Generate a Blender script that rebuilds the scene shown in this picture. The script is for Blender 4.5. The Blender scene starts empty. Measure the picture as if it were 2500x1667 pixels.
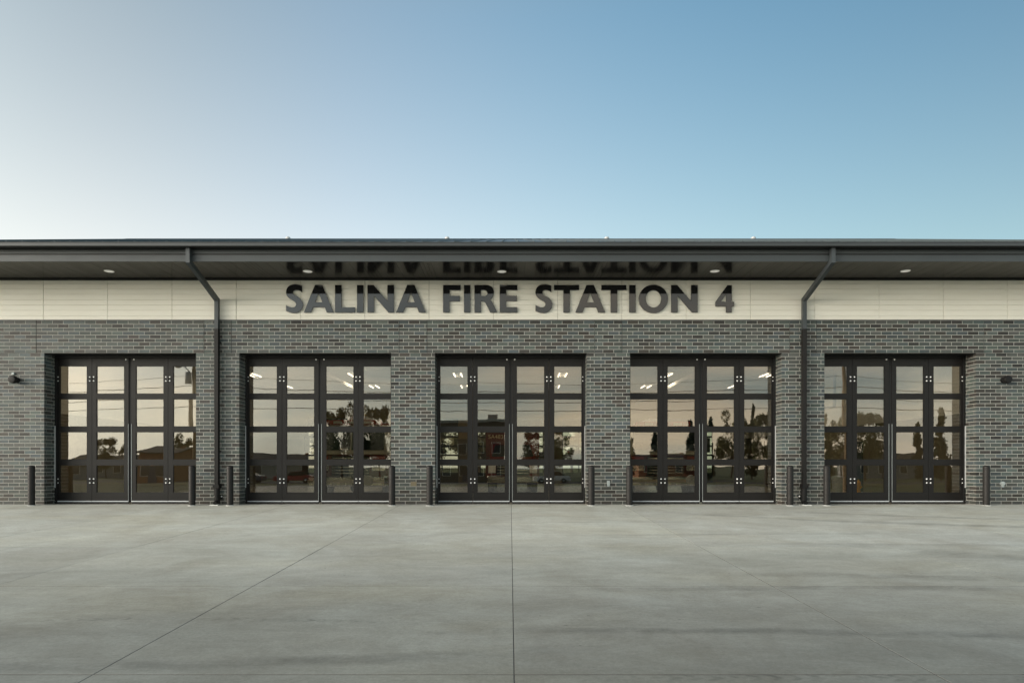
import bpy, math, random
import numpy as np
from mathutils import Vector, Matrix
R = math.radians
rnd = random.Random(7)
sc = bpy.context.scene
col = sc.collection

# ------------------------------------------------------------------ camera
CAM_Y, CAM_Z = -19.25, 1.085
cam = bpy.data.objects.new('camera', bpy.data.cameras.new('camera'))
col.objects.link(cam)
cam.location = (0, CAM_Y, CAM_Z)
cam.rotation_euler = (R(90), 0, 0)
cam.data.sensor_width = 36
cam.data.lens = 24.0
cam.data.shift_x = 0.00176
cam.data.shift_y = 0.1215
cam.data.clip_end = 3000
sc.camera = cam

# ------------------------------------------------------------------ sky and sun
GLOW = 2.8
SUN_AZ, SUN_EL = 112.0, 13.0           # degrees to the left of the view direction / above the horizon
sdir = Vector((-math.sin(R(SUN_AZ)) * math.cos(R(SUN_EL)), math.cos(R(SUN_AZ)) * math.cos(R(SUN_EL)), math.sin(R(SUN_EL))))
world = bpy.data.worlds.new('World')
sc.world = world
world.use_nodes = True
wt = world.node_tree
wn, wl = wt.nodes, wt.links
bg = wn['Background']
sky = wn.new('ShaderNodeTexSky')
sky.sky_type = 'NISHITA'
sky.sun_disc = False
sky.sun_elevation = R(SUN_EL)
sky.sun_rotation = R(-SUN_AZ)
bg.inputs[1].default_value = 0.05
wl.new(sky.outputs[0], bg.inputs[0])


def wmath(op, a, b=None, c=None, clamp=False):
    n = wn.new('ShaderNodeMath')
    n.operation = op
    n.use_clamp = clamp
    for i, v in enumerate((a, b, c)):
        if v is None:
            continue
        if isinstance(v, (int, float)):
            n.inputs[i].default_value = v
        else:
            wl.new(v, n.inputs[i])
    return n.outputs[0]


# evening haze: one smooth veil over the whole sky, densest at the horizon, brightest round the sun
tc = wn.new('ShaderNodeTexCoord')
dotn = wn.new('ShaderNodeVectorMath')
dotn.operation = 'DOT_PRODUCT'
dotn.inputs[1].default_value = (-math.sin(R(118)), math.cos(R(118)), 0)
wl.new(tc.outputs['Generated'], dotn.inputs[0])
sep = wn.new('ShaderNodeSeparateXYZ')
wl.new(tc.outputs['Generated'], sep.inputs[0])
zz = wmath('MAXIMUM', sep.outputs[2], 0.0)
vert = wmath('POWER', 2.718, wmath('MULTIPLY', zz, -2.6))
flat = wmath('SQRT', wmath('MAXIMUM', wmath('SUBTRACT', 1.0, wmath('MULTIPLY', zz, zz)), 0.02))
dv = wmath('DIVIDE', dotn.outputs['Value'], flat)          # cosine of the azimuth from the glow
away = wmath('MINIMUM', wmath('ADD', dv, 0.228), 0.0)
horiz = wmath('MULTIPLY_ADD', wmath('MULTIPLY', away, away), -1.15, 1.03)
# soft banks of high cloud, as mirrored in the glass
mp = wn.new('ShaderNodeMapping')
mp.inputs['Scale'].default_value = (1.6, 1.6, 7.0)
wl.new(tc.outputs['Generated'], mp.inputs[0])
cn = wn.new('ShaderNodeTexNoise')
cn.inputs['Scale'].default_value = 1.7
cn.inputs['Detail'].default_value = 5
cn.inputs['Roughness'].default_value = 0.55
wl.new(mp.outputs[0], cn.inputs[0])
clear = wmath('MULTIPLY_ADD', sep.outputs[1], -1.6, 0.1, clamp=True)
cl = wmath('MULTIPLY_ADD', wmath('MULTIPLY', wmath('SUBTRACT', cn.outputs[0], 0.5), clear), 2.6, 1.0)
hz = wmath('MULTIPLY', wmath('MULTIPLY', wmath('MULTIPLY', vert, horiz), 1.0), cl)
ramp = wn.new('ShaderNodeValToRGB')
wl.new(wmath('MULTIPLY_ADD', dv, 0.5, 0.5), ramp.inputs[0])
e = ramp.color_ramp.elements
ramp.color_ramp.interpolation = 'B_SPLINE'
e[0].position, e[0].color = 0.0, (0.56, 1.0, 1.08, 1)
e[1].position, e[1].color = 1.0, (1.06, 1.0, 0.86, 1)
m = e.new(0.28); m.color = (0.87, 1.0, 1.07, 1)
m = e.new(0.575); m.color = (1.04, 1.0, 0.88, 1)
bg2 = wn.new('ShaderNodeBackground')
hue = wn.new('ShaderNodeMix')
hue.data_type = 'RGBA'
hue.blend_type = 'MULTIPLY'
hue.inputs['Factor'].default_value = 1.0
cc = wn.new('ShaderNodeMix')                    # cloud banks: peach where lit, grey-blue where thin
cc.data_type = 'RGBA'
wl.new(wmath('MULTIPLY_ADD', cn.outputs[0], 4.0, -1.5, clamp=True), cc.inputs['Factor'])
cc.inputs[6].default_value = (.84, 1.0, 1.10, 1)
cc.inputs[7].default_value = (1.14, .97, .82, 1)
cm = wn.new('ShaderNodeMix')
cm.data_type = 'RGBA'
cm.blend_type = 'MULTIPLY'
wl.new(clear, cm.inputs['Factor'])
wl.new(ramp.outputs[0], cm.inputs[6])
wl.new(cc.outputs[2], cm.inputs[7])
wl.new(cm.outputs[2], hue.inputs[6])
up = wn.new('ShaderNodeMix')                    # thinner, bluer veil higher up
up.data_type = 'RGBA'
wl.new(wmath('MULTIPLY_ADD', zz, 3.6, -0.97, clamp=True), up.inputs['Factor'])
up.inputs[6].default_value = (1, 1, 1, 1)
upc = wn.new('ShaderNodeMix')
upc.data_type = 'RGBA'
wl.new(wmath('MULTIPLY_ADD', dv, 0.9, 0.98, clamp=True), upc.inputs['Factor'])
upc.inputs[6].default_value = (.55, 1.0, 1.56, 1)
upc.inputs[7].default_value = (.83, 1.0, 1.15, 1)
wl.new(upc.outputs[2], up.inputs[7])
wl.new(up.outputs[2], hue.inputs[7])
wl.new(hue.outputs[2], bg2.inputs[0])
wl.new(hz, bg2.inputs[1])
add = wn.new('ShaderNodeAddShader')
wl.new(bg.outputs[0], add.inputs[0])
wl.new(bg2.outputs[0], add.inputs[1])
# glow round the low sun
dot2 = wn.new('ShaderNodeVectorMath')
dot2.operation = 'DOT_PRODUCT'
dot2.inputs[1].default_value = sdir
wl.new(tc.outputs['Generated'], dot2.inputs[0])
glow = wmath('MULTIPLY', wmath('POWER', wmath('MAXIMUM', dot2.outputs['Value'], 0.0), 4.0), GLOW)
bg3 = wn.new('ShaderNodeBackground')
bg3.inputs[0].default_value = (1.0, .95, .86, 1)
wl.new(glow, bg3.inputs[1])
add2 = wn.new('ShaderNodeAddShader')
wl.new(add.outputs[0], add2.inputs[0])
wl.new(bg3.outputs[0], add2.inputs[1])
wl.new(add2.outputs[0], wn['World Output'].inputs[0])

sun = bpy.data.lights.new('sun', 'SUN')
sun.energy = 1.5
sun.angle = R(34)
sun.color = (1.0, 0.93, 0.83)
suno = bpy.data.objects.new('sun', sun)
suno.rotation_euler = sdir.to_track_quat('Z', 'Y').to_euler()
suno.location = sdir * 100
col.objects.link(suno)

sc.view_settings.view_transform = 'Standard'
sc.view_settings.look = 'None'
sc.view_settings.gamma = 1
sc.view_settings.exposure = 0.5
sc.render.engine = 'CYCLES'
sc.cycles.use_denoising = True
sc.cycles.max_bounces = 8
sc.cycles.diffuse_bounces = 4
sc.cycles.glossy_bounces = 4
sc.cycles.transparent_max_bounces = 24
sc.cycles.caustics_reflective = False
sc.cycles.caustics_refractive = False


# ------------------------------------------------------------------ helpers
class MB:
    """collects shapes that become one mesh"""
    def __init__(s):
        s.v, s.f, s.c = [], [], []

    def add(s, vs, fs, tint=None):
        n = len(s.v)
        s.v += [tuple(p) for p in vs]
        s.f += [tuple(i + n for i in f) for f in fs]
        s.c += [tint] * len(fs)
        return s

    def box(s, x0, x1, y0, y1, z0, z1, tint=None):
        return s.add([(x0, y0, z0), (x1, y0, z0), (x1, y1, z0), (x0, y1, z0), (x0, y0, z1), (x1, y0, z1), (x1, y1, z1), (x0, y1, z1)],
                     [(0, 3, 2, 1), (4, 5, 6, 7), (0, 1, 5, 4), (1, 2, 6, 5), (2, 3, 7, 6), (3, 0, 4, 7)], tint)

    def tube(s, p0, p1, r0, r1=None, n=12):
        p0, p1 = Vector(p0), Vector(p1)
        r1 = r0 if r1 is None else r1
        d = (p1 - p0).normalized()
        a = d.orthogonal().normalized()
        b = d.cross(a)
        vs = []
        for p, r in ((p0, r0), (p1, r1)):
            for i in range(n):
                t = 2 * math.pi * i / n
                vs.append(p + (a * math.cos(t) + b * math.sin(t)) * r)
        fs = [(i, (i + 1) % n, n + (i + 1) % n, n + i) for i in range(n)]
        fs += [tuple(range(n - 1, -1, -1)), tuple(range(n, 2 * n))]
        return s.add(vs, fs)

    def path(s, pts, r, n=8):
        for a, b in zip(pts, pts[1:]):
            s.tube(a, b, r, r, n)
        return s

    def lathe(s, prof, o=(0, 0, 0), axis='z', n=20):
        """prof: (radius, along) from one end to the other"""
        vs, fs = [], []
        for r, h in prof:
            for i in range(n):
                t = 2 * math.pi * i / n
                c, q = r * math.cos(t), r * math.sin(t)
                if axis == 'z':
                    vs.append((o[0] + c, o[1] + q, o[2] + h))
                elif axis == 'y':
                    vs.append((o[0] + c, o[1] + h, o[2] - q))
                else:
                    vs.append((o[0] + h, o[1] + c, o[2] + q))
        for k in range(len(prof) - 1):
            for i in range(n):
                j = (i + 1) % n
                fs.append((k * n + i, k * n + j, (k + 1) * n + j, (k + 1) * n + i))
        fs.append(tuple(range(n - 1, -1, -1)))
        fs.append(tuple((len(prof) - 1) * n + i for i in range(n)))
        return s.add(vs, fs)

    def prism(s, poly, axis, a, b):
        """poly: 2-D outline, pushed along axis from a to b"""
        def P(u, w, t):
            return {'x': (t, u, w), 'y': (u, t, w), 'z': (u, w, t)}[axis]
        n = len(poly)
        vs = [P(u, w, a) for u, w in poly] + [P(u, w, b) for u, w in poly]
        fs = [(i, (i + 1) % n, n + (i + 1) % n, n + i) for i in range(n)]
        fs += [tuple(range(n - 1, -1, -1)), tuple(range(n, 2 * n))]
        return s.add(vs, fs)

    def mesh(s, name, m, smooth=False, bevel=0):
        me = bpy.data.meshes.new(name)
        me.from_pydata(s.v, [], s.f)
        if m:
            me.materials.append(m)
        if any(c is not None for c in s.c):
            at = me.color_attributes.new('tint', 'FLOAT_COLOR', 'CORNER')
            buf = []
            for f, c in zip(s.f, s.c):
                buf += list((c or (.1, .1, .1)) + (1.0,)) * len(f)
            at.data.foreach_set('color', buf)
        if not all(c is not None for c in s.c):
            import bmesh
            bm = bmesh.new(); bm.from_mesh(me)
            bmesh.ops.recalc_face_normals(bm, faces=bm.faces)
            bm.to_mesh(me); bm.free()
        if smooth:
            me.polygons.foreach_set('use_smooth', [True] * len(me.polygons))
            me.set_sharp_from_angle(angle=R(smooth if smooth is not True else 40))
        me.update()
        return me

    def build(s, name, m, parent=None, smooth=False, bevel=0, loc=None):
        o = link(name, s.mesh(name, m, smooth), parent)
        if loc is not None:
            o.location = loc
        if bevel:
            b = o.modifiers.new('bevel', 'BEVEL')
            b.width = bevel
            b.segments = 2
            b.limit_method = 'ANGLE'
            b.angle_limit = R(40)
        return o


def link(name, data, parent=None):
    o = bpy.data.objects.new(name, data)
    col.objects.link(o)
    if parent:
        o.parent = parent
    return o


def empty(name, loc=(0, 0, 0), rz=0):
    o = link(name, None)
    o.location = loc
    o.rotation_euler = (0, 0, rz)
    o.empty_display_size = 0.2
    return o


def tag(o, label=None, cat=None, group=None, kind=None):
    if label: o['label'] = label
    if cat: o['category'] = cat
    if group: o['group'] = group
    if kind: o['kind'] = kind
    return o


def copy_tree(o, parent=None):
    c = o.copy()
    col.objects.link(c)
    c.parent = parent
    for ch in list(o.children):
        copy_tree(ch, c)
    return c


# ------------------------------------------------------------------ materials
def mat(name, color=(.5, .5, .5), rough=.5, metal=0.0, spec=.5, **kw):
    m = bpy.data.materials.new(name)
    m.use_nodes = True
    b = m.node_tree.nodes['Principled BSDF']
    b.inputs['Base Color'].default_value = (*color, 1)
    b.inputs['Roughness'].default_value = rough
    b.inputs['Metallic'].default_value = metal
    b.inputs['Specular IOR Level'].default_value = spec
    for k, v in kw.items():
        b.inputs[k].default_value = v
    return m


class NT:
    """tiny node-tree writer"""
    def __init__(s, m):
        s.t = m.node_tree
        s.n, s.l = s.t.nodes, s.t.links
        s.b = s.n.get('Principled BSDF')

    def new(s, typ, **props):
        n = s.n.new(typ)
        for k, v in props.items():
            setattr(n, k, v)
        return n

    def put(s, v, sock):
        if v is None:
            return
        if hasattr(v, 'is_linked'):
            s.l.new(v, sock)
        elif isinstance(v, tuple) and len(v) == 3 and sock.type == 'RGBA':
            sock.default_value = (*v, 1)
        else:
            sock.default_value = v

    def math(s, op, a, b=None, c=None, clamp=False):
        n = s.new('ShaderNodeMath', operation=op, use_clamp=clamp)
        for i, v in enumerate((a, b, c)):
            s.put(v, n.inputs[i])
        return n.outputs[0]

    def pos(s):
        return s.new('ShaderNodeNewGeometry').outputs['Position']

    def mapping(s, vec, scale=(1, 1, 1), rot=(0, 0, 0)):
        n = s.new('ShaderNodeMapping')
        n.inputs['Scale'].default_value = scale
        n.inputs['Rotation'].default_value = rot
        s.l.new(vec, n.inputs[0])
        return n.outputs[0]

    def noise(s, vec, scale, detail=4, rough=.55, dist=0):
        n = s.new('ShaderNodeTexNoise')
        n.inputs['Scale'].default_value = scale
        n.inputs['Detail'].default_value = detail
        n.inputs['Roughness'].default_value = rough
        n.inputs['Distortion'].default_value = dist
        s.l.new(vec, n.inputs[0])
        return n.outputs[0]

    def rng(s, v, a, b, c, d):
        n = s.new('ShaderNodeMapRange')
        s.put(v, n.inputs[0])
        for i, x in enumerate((a, b, c, d)):
            n.inputs[i + 1].default_value = x
        return n.outputs[0]

    def mix(s, f, a, b, mode='MIX'):
        n = s.new('ShaderNodeMix', data_type='RGBA', blend_type=mode)
        s.put(f, n.inputs['Factor'])
        s.put(a, n.inputs[6])
        s.put(b, n.inputs[7])
        return n.outputs[2]

    def bump(s, h, strength=.3, dist=.01):
        n = s.new('ShaderNodeBump')
        n.inputs['Strength'].default_value = strength
        n.inputs['Distance'].default_value = dist
        s.l.new(h, n.inputs['Height'])
        s.l.new(n.outputs[0], s.b.inputs['Normal'])

    def color(s, c):
        s.l.new(c, s.b.inputs['Base Color'])

    def rough(s, c):
        s.l.new(c, s.b.inputs['Roughness'])


def painted(name, color, rough=.4, vary=.12, scale=3.0, spec=.5, stretch=(1, 1, 1), **kw):
    """paint or plain finish with slight uneven wear"""
    m = mat(name, color, rough, spec=spec, **kw)
    t = NT(m)
    v = t.mapping(t.pos(), stretch)
    n1 = t.noise(v, scale, 5)
    lo = tuple(c * (1 - vary) for c in color)
    hi = tuple(c * (1 + vary) for c in color)
    t.color(t.mix(t.rng(n1, .3, .7, 0, 1), lo, hi))
    t.rough(t.rng(t.noise(v, scale * 4, 3), .3, .7, rough * .85, min(1, rough * 1.2)))
    return m


M = {}
M['bronze'] = painted('dark_bronze_metal', (.0125, .0115, .011), .38, .10, 2.0, spec=.26)
M['bollard'] = painted('bronze_bollard_sleeve', (.016, .0145, .0135), .55, .15, 5.0, spec=.3)
M['grey_trim'] = painted('charcoal_trim', (.050, .059, .064), .42, .12, 1.5, stretch=(.3, 1, 1))
M['gutter'] = painted('charcoal_gutter', (.046, .052, .056), .40, .12, 1.5, stretch=(.3, 1, 1))
M['roof'] = painted('charcoal_roof_metal', (.060, .075, .078), .40, .10, 2.0)
M['black'] = mat('black_steel', (.008, .008, .008), .5)
M['rubber'] = mat('black_rubber', (.012, .012, .012), .8)
M['alu'] = mat('bright_aluminium', (.58, .61, .63), .45)
M['bolt'] = mat('polished_bolt', (.90, .90, .88), .30, .1)
M['chrome'] = mat('chrome', (.8, .8, .8), .12, 1.0)
M['cast'] = painted('black_cast_iron', (.008, .0075, .0075), .55, .2, 8.0, spec=.3)
M['lens'] = mat('frosted_lamp_lens', (.85, .84, .80), .35)
M['lens_lit'] = mat('frosted_lens_lit', (.85, .84, .80), .4, **{'Emission Color': (1, .96, .88, 1), 'Emission Strength': .14})
M['galv'] = painted('galvanised_steel', (.52, .53, .53), .38, .15, 12.0)
M['box_grey'] = painted('grey_weatherproof_box', (.40, .44, .44), .5, .1, 15)
M['box_bronze'] = painted('bronze_hose_box', (.20, .17, .12), .4, .2, 20)
M['splash'] = painted('pale_concrete_pad', (.62, .63, .60), .8, .1, 15)
M['tan'] = painted('tan_wall_paint', (.48, .36, .19), .7, .05, 1.0)
M['brown'] = painted('olive_wall_block', (.20, .165, .10), .7, .08, 1.0)
M['cream'] = painted('cream_wall_paint', (.72, .70, .62), .7, .03, 1.0)
M['ceil'] = painted('white_ceiling', (.78, .78, .75), .7, .03, .7)
M['bayfloor'] = painted('sealed_bay_floor', (.30, .28, .23), .28, .12, 1.2)
M['red'] = mat('red_vehicle_paint', (.13, .007, .008), .18, spec=.6)
M['white'] = mat('white_vehicle_paint', (.72, .68, .58), .2, spec=.6)
M['darkglass'] = mat('dark_vehicle_glass', (.012, .015, .017), .06, spec=.6)
M['amber'] = mat('amber_marker', (.6, .2, .02), .25)
M['redlens'] = mat('red_light_lens', (.35, .01, .01), .2)
M['yellow'] = mat('yellow_enamel', (.75, .36, .02), .35)
M['headlight'] = mat('headlight_lens', (.75, .75, .72), .12)
M['wire'] = mat('black_cable', (.01, .01, .01), .7)
M['gold'] = mat('gold_lettering', (.75, .60, .30), .35)

# lettering: gloss black
M['letter'] = mat('gloss_black_lettering', (.008, .008, .008), .05, spec=.8)

# soffit: dark bronze with a sheen
M['soffit'] = mat('bronze_soffit', (.009, .008, .0075), .13, spec=.2, IOR=1.27)
t = NT(M['soffit'])
t.rough(t.rng(t.noise(t.mapping(t.pos(), (4, .5, 1)), 2, 4), .3, .7, .12, .22))

# cream fibre boards: faint stains towards the lower edge of a joint
M['board'] = mat('cream_siding', (.76, .74, .66), .55)
t = NT(M['board'])
p = t.pos()
n1 = t.noise(t.mapping(p, (.5, 1, 3)), 2.2, 6, .6)
n2 = t.noise(t.mapping(p, (3, 1, 30)), 3.0, 4, .6)
c = t.mix(t.rng(n1, .35, .7, 0, 1), (.84, .82, .735), (.80, .775, .685))
c = t.mix(t.rng(n2, .66, .80, 0, .5), c, (.42, .38, .29))
t.color(c)
t.bump(t.noise(t.mapping(p, (2, 1, 12)), 30, 3), .12, .002)
M['joint'] = mat('joint_backing', (.20, .18, .14), .9)

# brick faces: colour carried by each brick, with smears and grain
M['brick'] = mat('grey_ironspot_brick', (.1, .1, .1), .52, spec=.35)
t = NT(M['brick'])
at = t.new('ShaderNodeVertexColor', layer_name='tint')
p = t.pos()
sm = t.noise(t.mapping(p, (1, 1, 2.2), (0, R(28), 0)), 5.5, 5, .6, 1.2)
gr = t.noise(p, 90, 3, .7)
c = t.mix(t.rng(sm, .56, .70, 0, .75), at.outputs[0], (.055, .050, .044))
c = t.mix(t.rng(gr, .3, .7, .0, .35), c, t.mix(1.0, c, (1.5, 1.5, 1.5), 'MULTIPLY'))
lf = t.noise(p, .35, 3)
c = t.mix(t.rng(lf, .35, .65, 0, .5), c, t.mix(1.0, c, (.70, .69, .66), 'MULTIPLY'))
# shade near the ground painted in: lowest courses darker and browner
sz = t.new('ShaderNodeSeparateXYZ')
t.l.new(p, sz.inputs[0])
dz = t.math('MULTIPLY_ADD', t.noise(t.mapping(p, (1, 1, .4)), 1.5, 4), -.9, t.math('ADD', sz.outputs[2], .45))
c = t.mix(t.rng(dz, .0, .75, .55, 0), c, (.052, .042, .033))
t.color(c)
t.rough(t.rng(gr, .3, .7, .42, .62))
t.bump(gr, .35, .003)
M['mortar'] = mat('pale_mortar', (.62, .58, .49), .9)
t = NT(M['mortar'])
n1 = t.noise(t.pos(), 6, 5)
t.color(t.mix(t.rng(n1, .3, .7, 0, 1), (.35, .345, .315), (.50, .49, .45)))


def glass_mat(name, refl, tint, wave):
    m = bpy.data.materials.new(name)
    m.use_nodes = True
    t = NT(m)
    t.n.remove(t.b)
    tr = t.new('ShaderNodeBsdfTransparent')
    tr.inputs[0].default_value = (*tint, 1)
    gl = t.new('ShaderNodeBsdfGlossy')
    gl.inputs['Roughness'].default_value = 0
    gl.inputs['Color'].default_value = (1, .99, .975, 1)
    bp = t.new('ShaderNodeBump')
    bp.inputs['Strength'].default_value = 1.0
    bp.inputs['Distance'].default_value = wave
    t.l.new(t.noise(t.pos(), 1.6, 1, .4), bp.inputs['Height'])
    t.l.new(bp.outputs[0], gl.inputs['Normal'])
    fr = t.new('ShaderNodeFresnel')
    fr.inputs['IOR'].default_value = 1.5
    mx = t.new('ShaderNodeMixShader')
    t.l.new(t.math('ADD', fr.outputs[0], refl, clamp=True), mx.inputs[0])
    t.l.new(tr.outputs[0], mx.inputs[1])
    t.l.new(gl.outputs[0], mx.inputs[2])
    t.l.new(mx.outputs[0], t.n['Material Output'].inputs[0])
    return m


M['glass'] = glass_mat('coated_door_glass', .075, (.80, .77, .70), .0006)
M['rearglass'] = glass_mat('clear_glass', .02, (.74, .72, .66), .0002)


def emit(name, color, strength):
    m = bpy.data.materials.new(name)
    m.use_nodes = True
    t = NT(m)
    t.b.inputs['Base Color'].default_value = (.8, .8, .8, 1)
    t.b.inputs['Emission Color'].default_value = (*color, 1)
    t.b.inputs['Emission Strength'].default_value = strength
    return m


M['tube'] = emit('lit_lamp_tube', (1, .93, .80), 5.0)


def concrete_mat(name, base, tracks_and_shade=False):
    m = mat(name, base, .62, spec=.5)
    t = NT(m)
    p = t.pos()
    big = t.noise(t.mapping(p, (.9, .7, 1)), .7, 9, .70, .8)
    streak = t.noise(t.mapping(p, (.75, 1.5, 1)), .9, 10, .74, .9)
    broom = t.noise(t.mapping(p, (1.6, 24, 1)), 2.0, 5, .7)
    fine = t.noise(p, 55, 4, .75)
    hi = tuple(c * 1.13 for c in base)
    lo = tuple(c * .80 for c in base)
    c = t.mix(t.rng(big, .32, .68, 0, 1), (lo[0] * 1.03, lo[1], lo[2] * .95), (hi[0] * .985, hi[1], hi[2] * 1.0))
    c = t.mix(t.rng(streak, .40, .66, 0, .50), c, t.mix(1.0, c, (.70, .69, .66), 'MULTIPLY'))
    c = t.mix(t.rng(broom, .3, .7, 0, .40), c, t.mix(1.0, c, (.72, .72, .72), 'MULTIPLY'))
    grit = t.noise(p, 24, 6, .8)
    c = t.mix(t.rng(grit, .42, .62, 0, .55), c, t.mix(1.0, c, (.70, .695, .68), 'MULTIPLY'))
    c = t.mix(t.rng(fine, .3, .7, 0, .8), c, t.mix(1.0, c, (.74, .74, .73), 'MULTIPLY'))
    mot = t.noise(t.mapping(p, (1, 1.5, 1)), 2.6, 9, .78, .3)
    c = t.mix(t.rng(mot, .40, .62, 0, .40), c, t.mix(1.0, c, (.74, .735, .72), 'MULTIPLY'))
    # pale ochre and blue-grey cast in broad patches
    tint = t.noise(t.mapping(p, (.4, .9, 1)), .8, 4)
    c = t.mix(t.rng(tint, .50, .70, 0, .35), c, t.mix(1.0, c, (1.05, 1.0, .86), 'MULTIPLY'))
    c = t.mix(t.rng(tint, .30, .48, .35, 0), c, t.mix(1.0, c, (.95, 1.0, 1.03), 'MULTIPLY'))
    if tracks_and_shade:
        sp = t.new('ShaderNodeSeparateXYZ')
        t.l.new(p, sp.inputs[0])
        X, Y = sp.outputs[0], sp.outputs[1]
        wob = t.noise(t.mapping(p, (.35, 0, 0)), 1.0, 2)
        # tyre marks, and soft shadow bands painted at the right: (x0, y0, slope, curve, half width, strength, tread, xmin, xmax)
        TR = [(-2.2, -12.62, -.08, -.035, .075, .55, True, -5.5, -.1), (1.5, -13.0, -.02, -.018, .13, .38, False, -1.5, 6.5),
              (-3.0, -14.0, .05, .02, .17, .34, False, -7, 1), (.5, -14.25, -.01, .0, .11, .55, True, -.2, 4.5),
              (2.5, -11.2, .03, -.010, .16, .32, False, .6, 7.0), (5.2, -10.5, -.10, .0, .20, .30, False, 1.5, 12),
              (7.5, -4.2, -.42, .03, .30, .42, False, 3.5, 14), (9.2, -3.0, -.42, .02, .26, .36, False, 6, 14), (3.2, -6.4, .05, 0, .10, .30, False, .4, 9),
              (6.0, -7.6, -.05, 0, .16, .28, False, 3, 14), (8.5, -9.5, -.55, .03, .55, .30, False, 5, 13), (2.2, -4.3, .02, 0, .08, .25, False, -1, 5)]
        tot = None
        for (x0, y0, sl, cu, w, st, tread, xa, xb) in TR:
            dx = t.math('SUBTRACT', X, x0)
            yc = t.math('ADD', t.math('MULTIPLY_ADD', dx, sl, y0), t.math('MULTIPLY', t.math('MULTIPLY', dx, dx), cu))
            yc = t.math('MULTIPLY_ADD', wob, .25, t.math('SUBTRACT', yc, .12))
            d = t.math('ABSOLUTE', t.math('SUBTRACT', Y, yc))
            k = t.rng(d, w * .35, w, 1, 0)
            k = t.math('MULTIPLY', k, t.math('MULTIPLY', t.rng(X, xa, xa + 1.6, 0, 1), t.rng(X, xb - 1.8, xb, 1, 0)))
            if tread:
                wv = t.math('SINE', t.math('MULTIPLY_ADD', X, 42.0, t.math('MULTIPLY', d, 60.0)))
                k = t.math('MULTIPLY', k, t.math('MULTIPLY', t.rng(wv, -.2, .5, .25, 1), t.rng(t.noise(p, 9, 3), .40, .58, .1, 1)))
            k = t.math('MULTIPLY', k, st)
            tot = k if tot is None else t.math('MAXIMUM', tot, k)
        tot = t.math('MULTIPLY', tot, t.rng(t.noise(t.mapping(p, (1.2, 2.2, 1)), 1.6, 8, .75), .36, .62, .05, 1))
        c = t.mix(t.math('MULTIPLY', tot, 1.8, clamp=True), c, t.mix(1.0, c, (.45, .445, .44), 'MULTIPLY'))
    if tracks_and_shade:
        # light falloff painted in: the slabs darken towards the camera
        vignette = t.math('MULTIPLY', t.rng(t.math('MULTIPLY_ADD', t.noise(t.mapping(p, (.10, .35, 1)), 1.0, 4), 6.0, Y), -11.5, -3.5, 1, 0), .92)
        c = t.mix(vignette, c, t.mix(1.0, c, (.28, .28, .27), 'MULTIPLY'))
    sp2 = t.noise(p, 3.1, 2, .5)
    spk = t.noise(p, 14, 1, .3)
    c = t.mix(t.math('MULTIPLY', t.rng(spk, .77, .80, 0, .6), t.rng(sp2, .5, .6, 0, 1)), c, (.07, .065, .06))
    # each slab cured a little differently
    oi = t.new('ShaderNodeObjectInfo')
    c = t.mix(1.0, c, t.mix(t.rng(oi.outputs['Random'], 0, 1, 0, 1), (.95, .95, .96), (1.03, 1.03, 1.02)), 'MULTIPLY')
    t.color(c)
    t.rough(t.rng(streak, .3, .7, .48, .68))
    t.bump(t.math('ADD', t.math('MULTIPLY', broom, .6), fine), .25, .004)
    return m


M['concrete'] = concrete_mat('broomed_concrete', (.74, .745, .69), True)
M['drive'] = concrete_mat('drive_concrete', (.36, .36, .34))
M['dirtjoint'] = mat('dirty_joint', (.055, .053, .05), .95)
M['asphalt'] = painted('asphalt', (.05, .05, .052), .85, .2, .4)
M['grass'] = painted('grass', (.055, .075, .022), .9, .35, .35)
M['grass2'] = painted('dry_grass', (.11, .11, .035), .9, .3, .5)
M['bark'] = painted('bark', (.07, .05, .035), .9, .3, 4)
M['pole'] = painted('weathered_pole_wood', (.22, .15, .09), .85, .3, 3, stretch=(6, 6, .6))
M['orange_brick'] = painted('orange_brick', (.36, .16, .08), .85, .2, 6)
M['tan_stucco'] = painted('tan_stucco', (.16, .12, .075), .85, .1, 1)
M['pale_wall'] = painted('pale_lap_wall', (.45, .42, .36), .8, .06, 2)
M['grey_wall'] = painted('grey_lap_wall', (.26, .27, .27), .8, .08, 2)
M['shingle'] = painted('dark_shingle', (.07, .065, .06), .9, .25, 3)
M['winglass'] = mat('house_window_glass', (.03, .035, .04), .08, spec=.7)
for k, c0 in (('leaf_a', (.075, .095, .032)), ('leaf_b', (.11, .115, .045)), ('leaf_c', (.035, .055, .030))):
    M[k] = mat('foliage_' + k[-1], c0, .75)
    t = NT(M[k])
    oi = t.noise(t.pos(), .9, 3)
    t.color(t.mix(t.rng(oi, .3, .7, 0, 1), tuple(x * .6 for x in c0), tuple(x * 1.45 for x in c0)))
for k, c0 in (('car_red', (.30, .015, .015)), ('car_white', (.65, .65, .64)), ('car_blue', (.03, .05, .10))):
    M[k] = mat(k, c0, .22, spec=.6)
M['brown_letter'] = M['letter']

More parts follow.
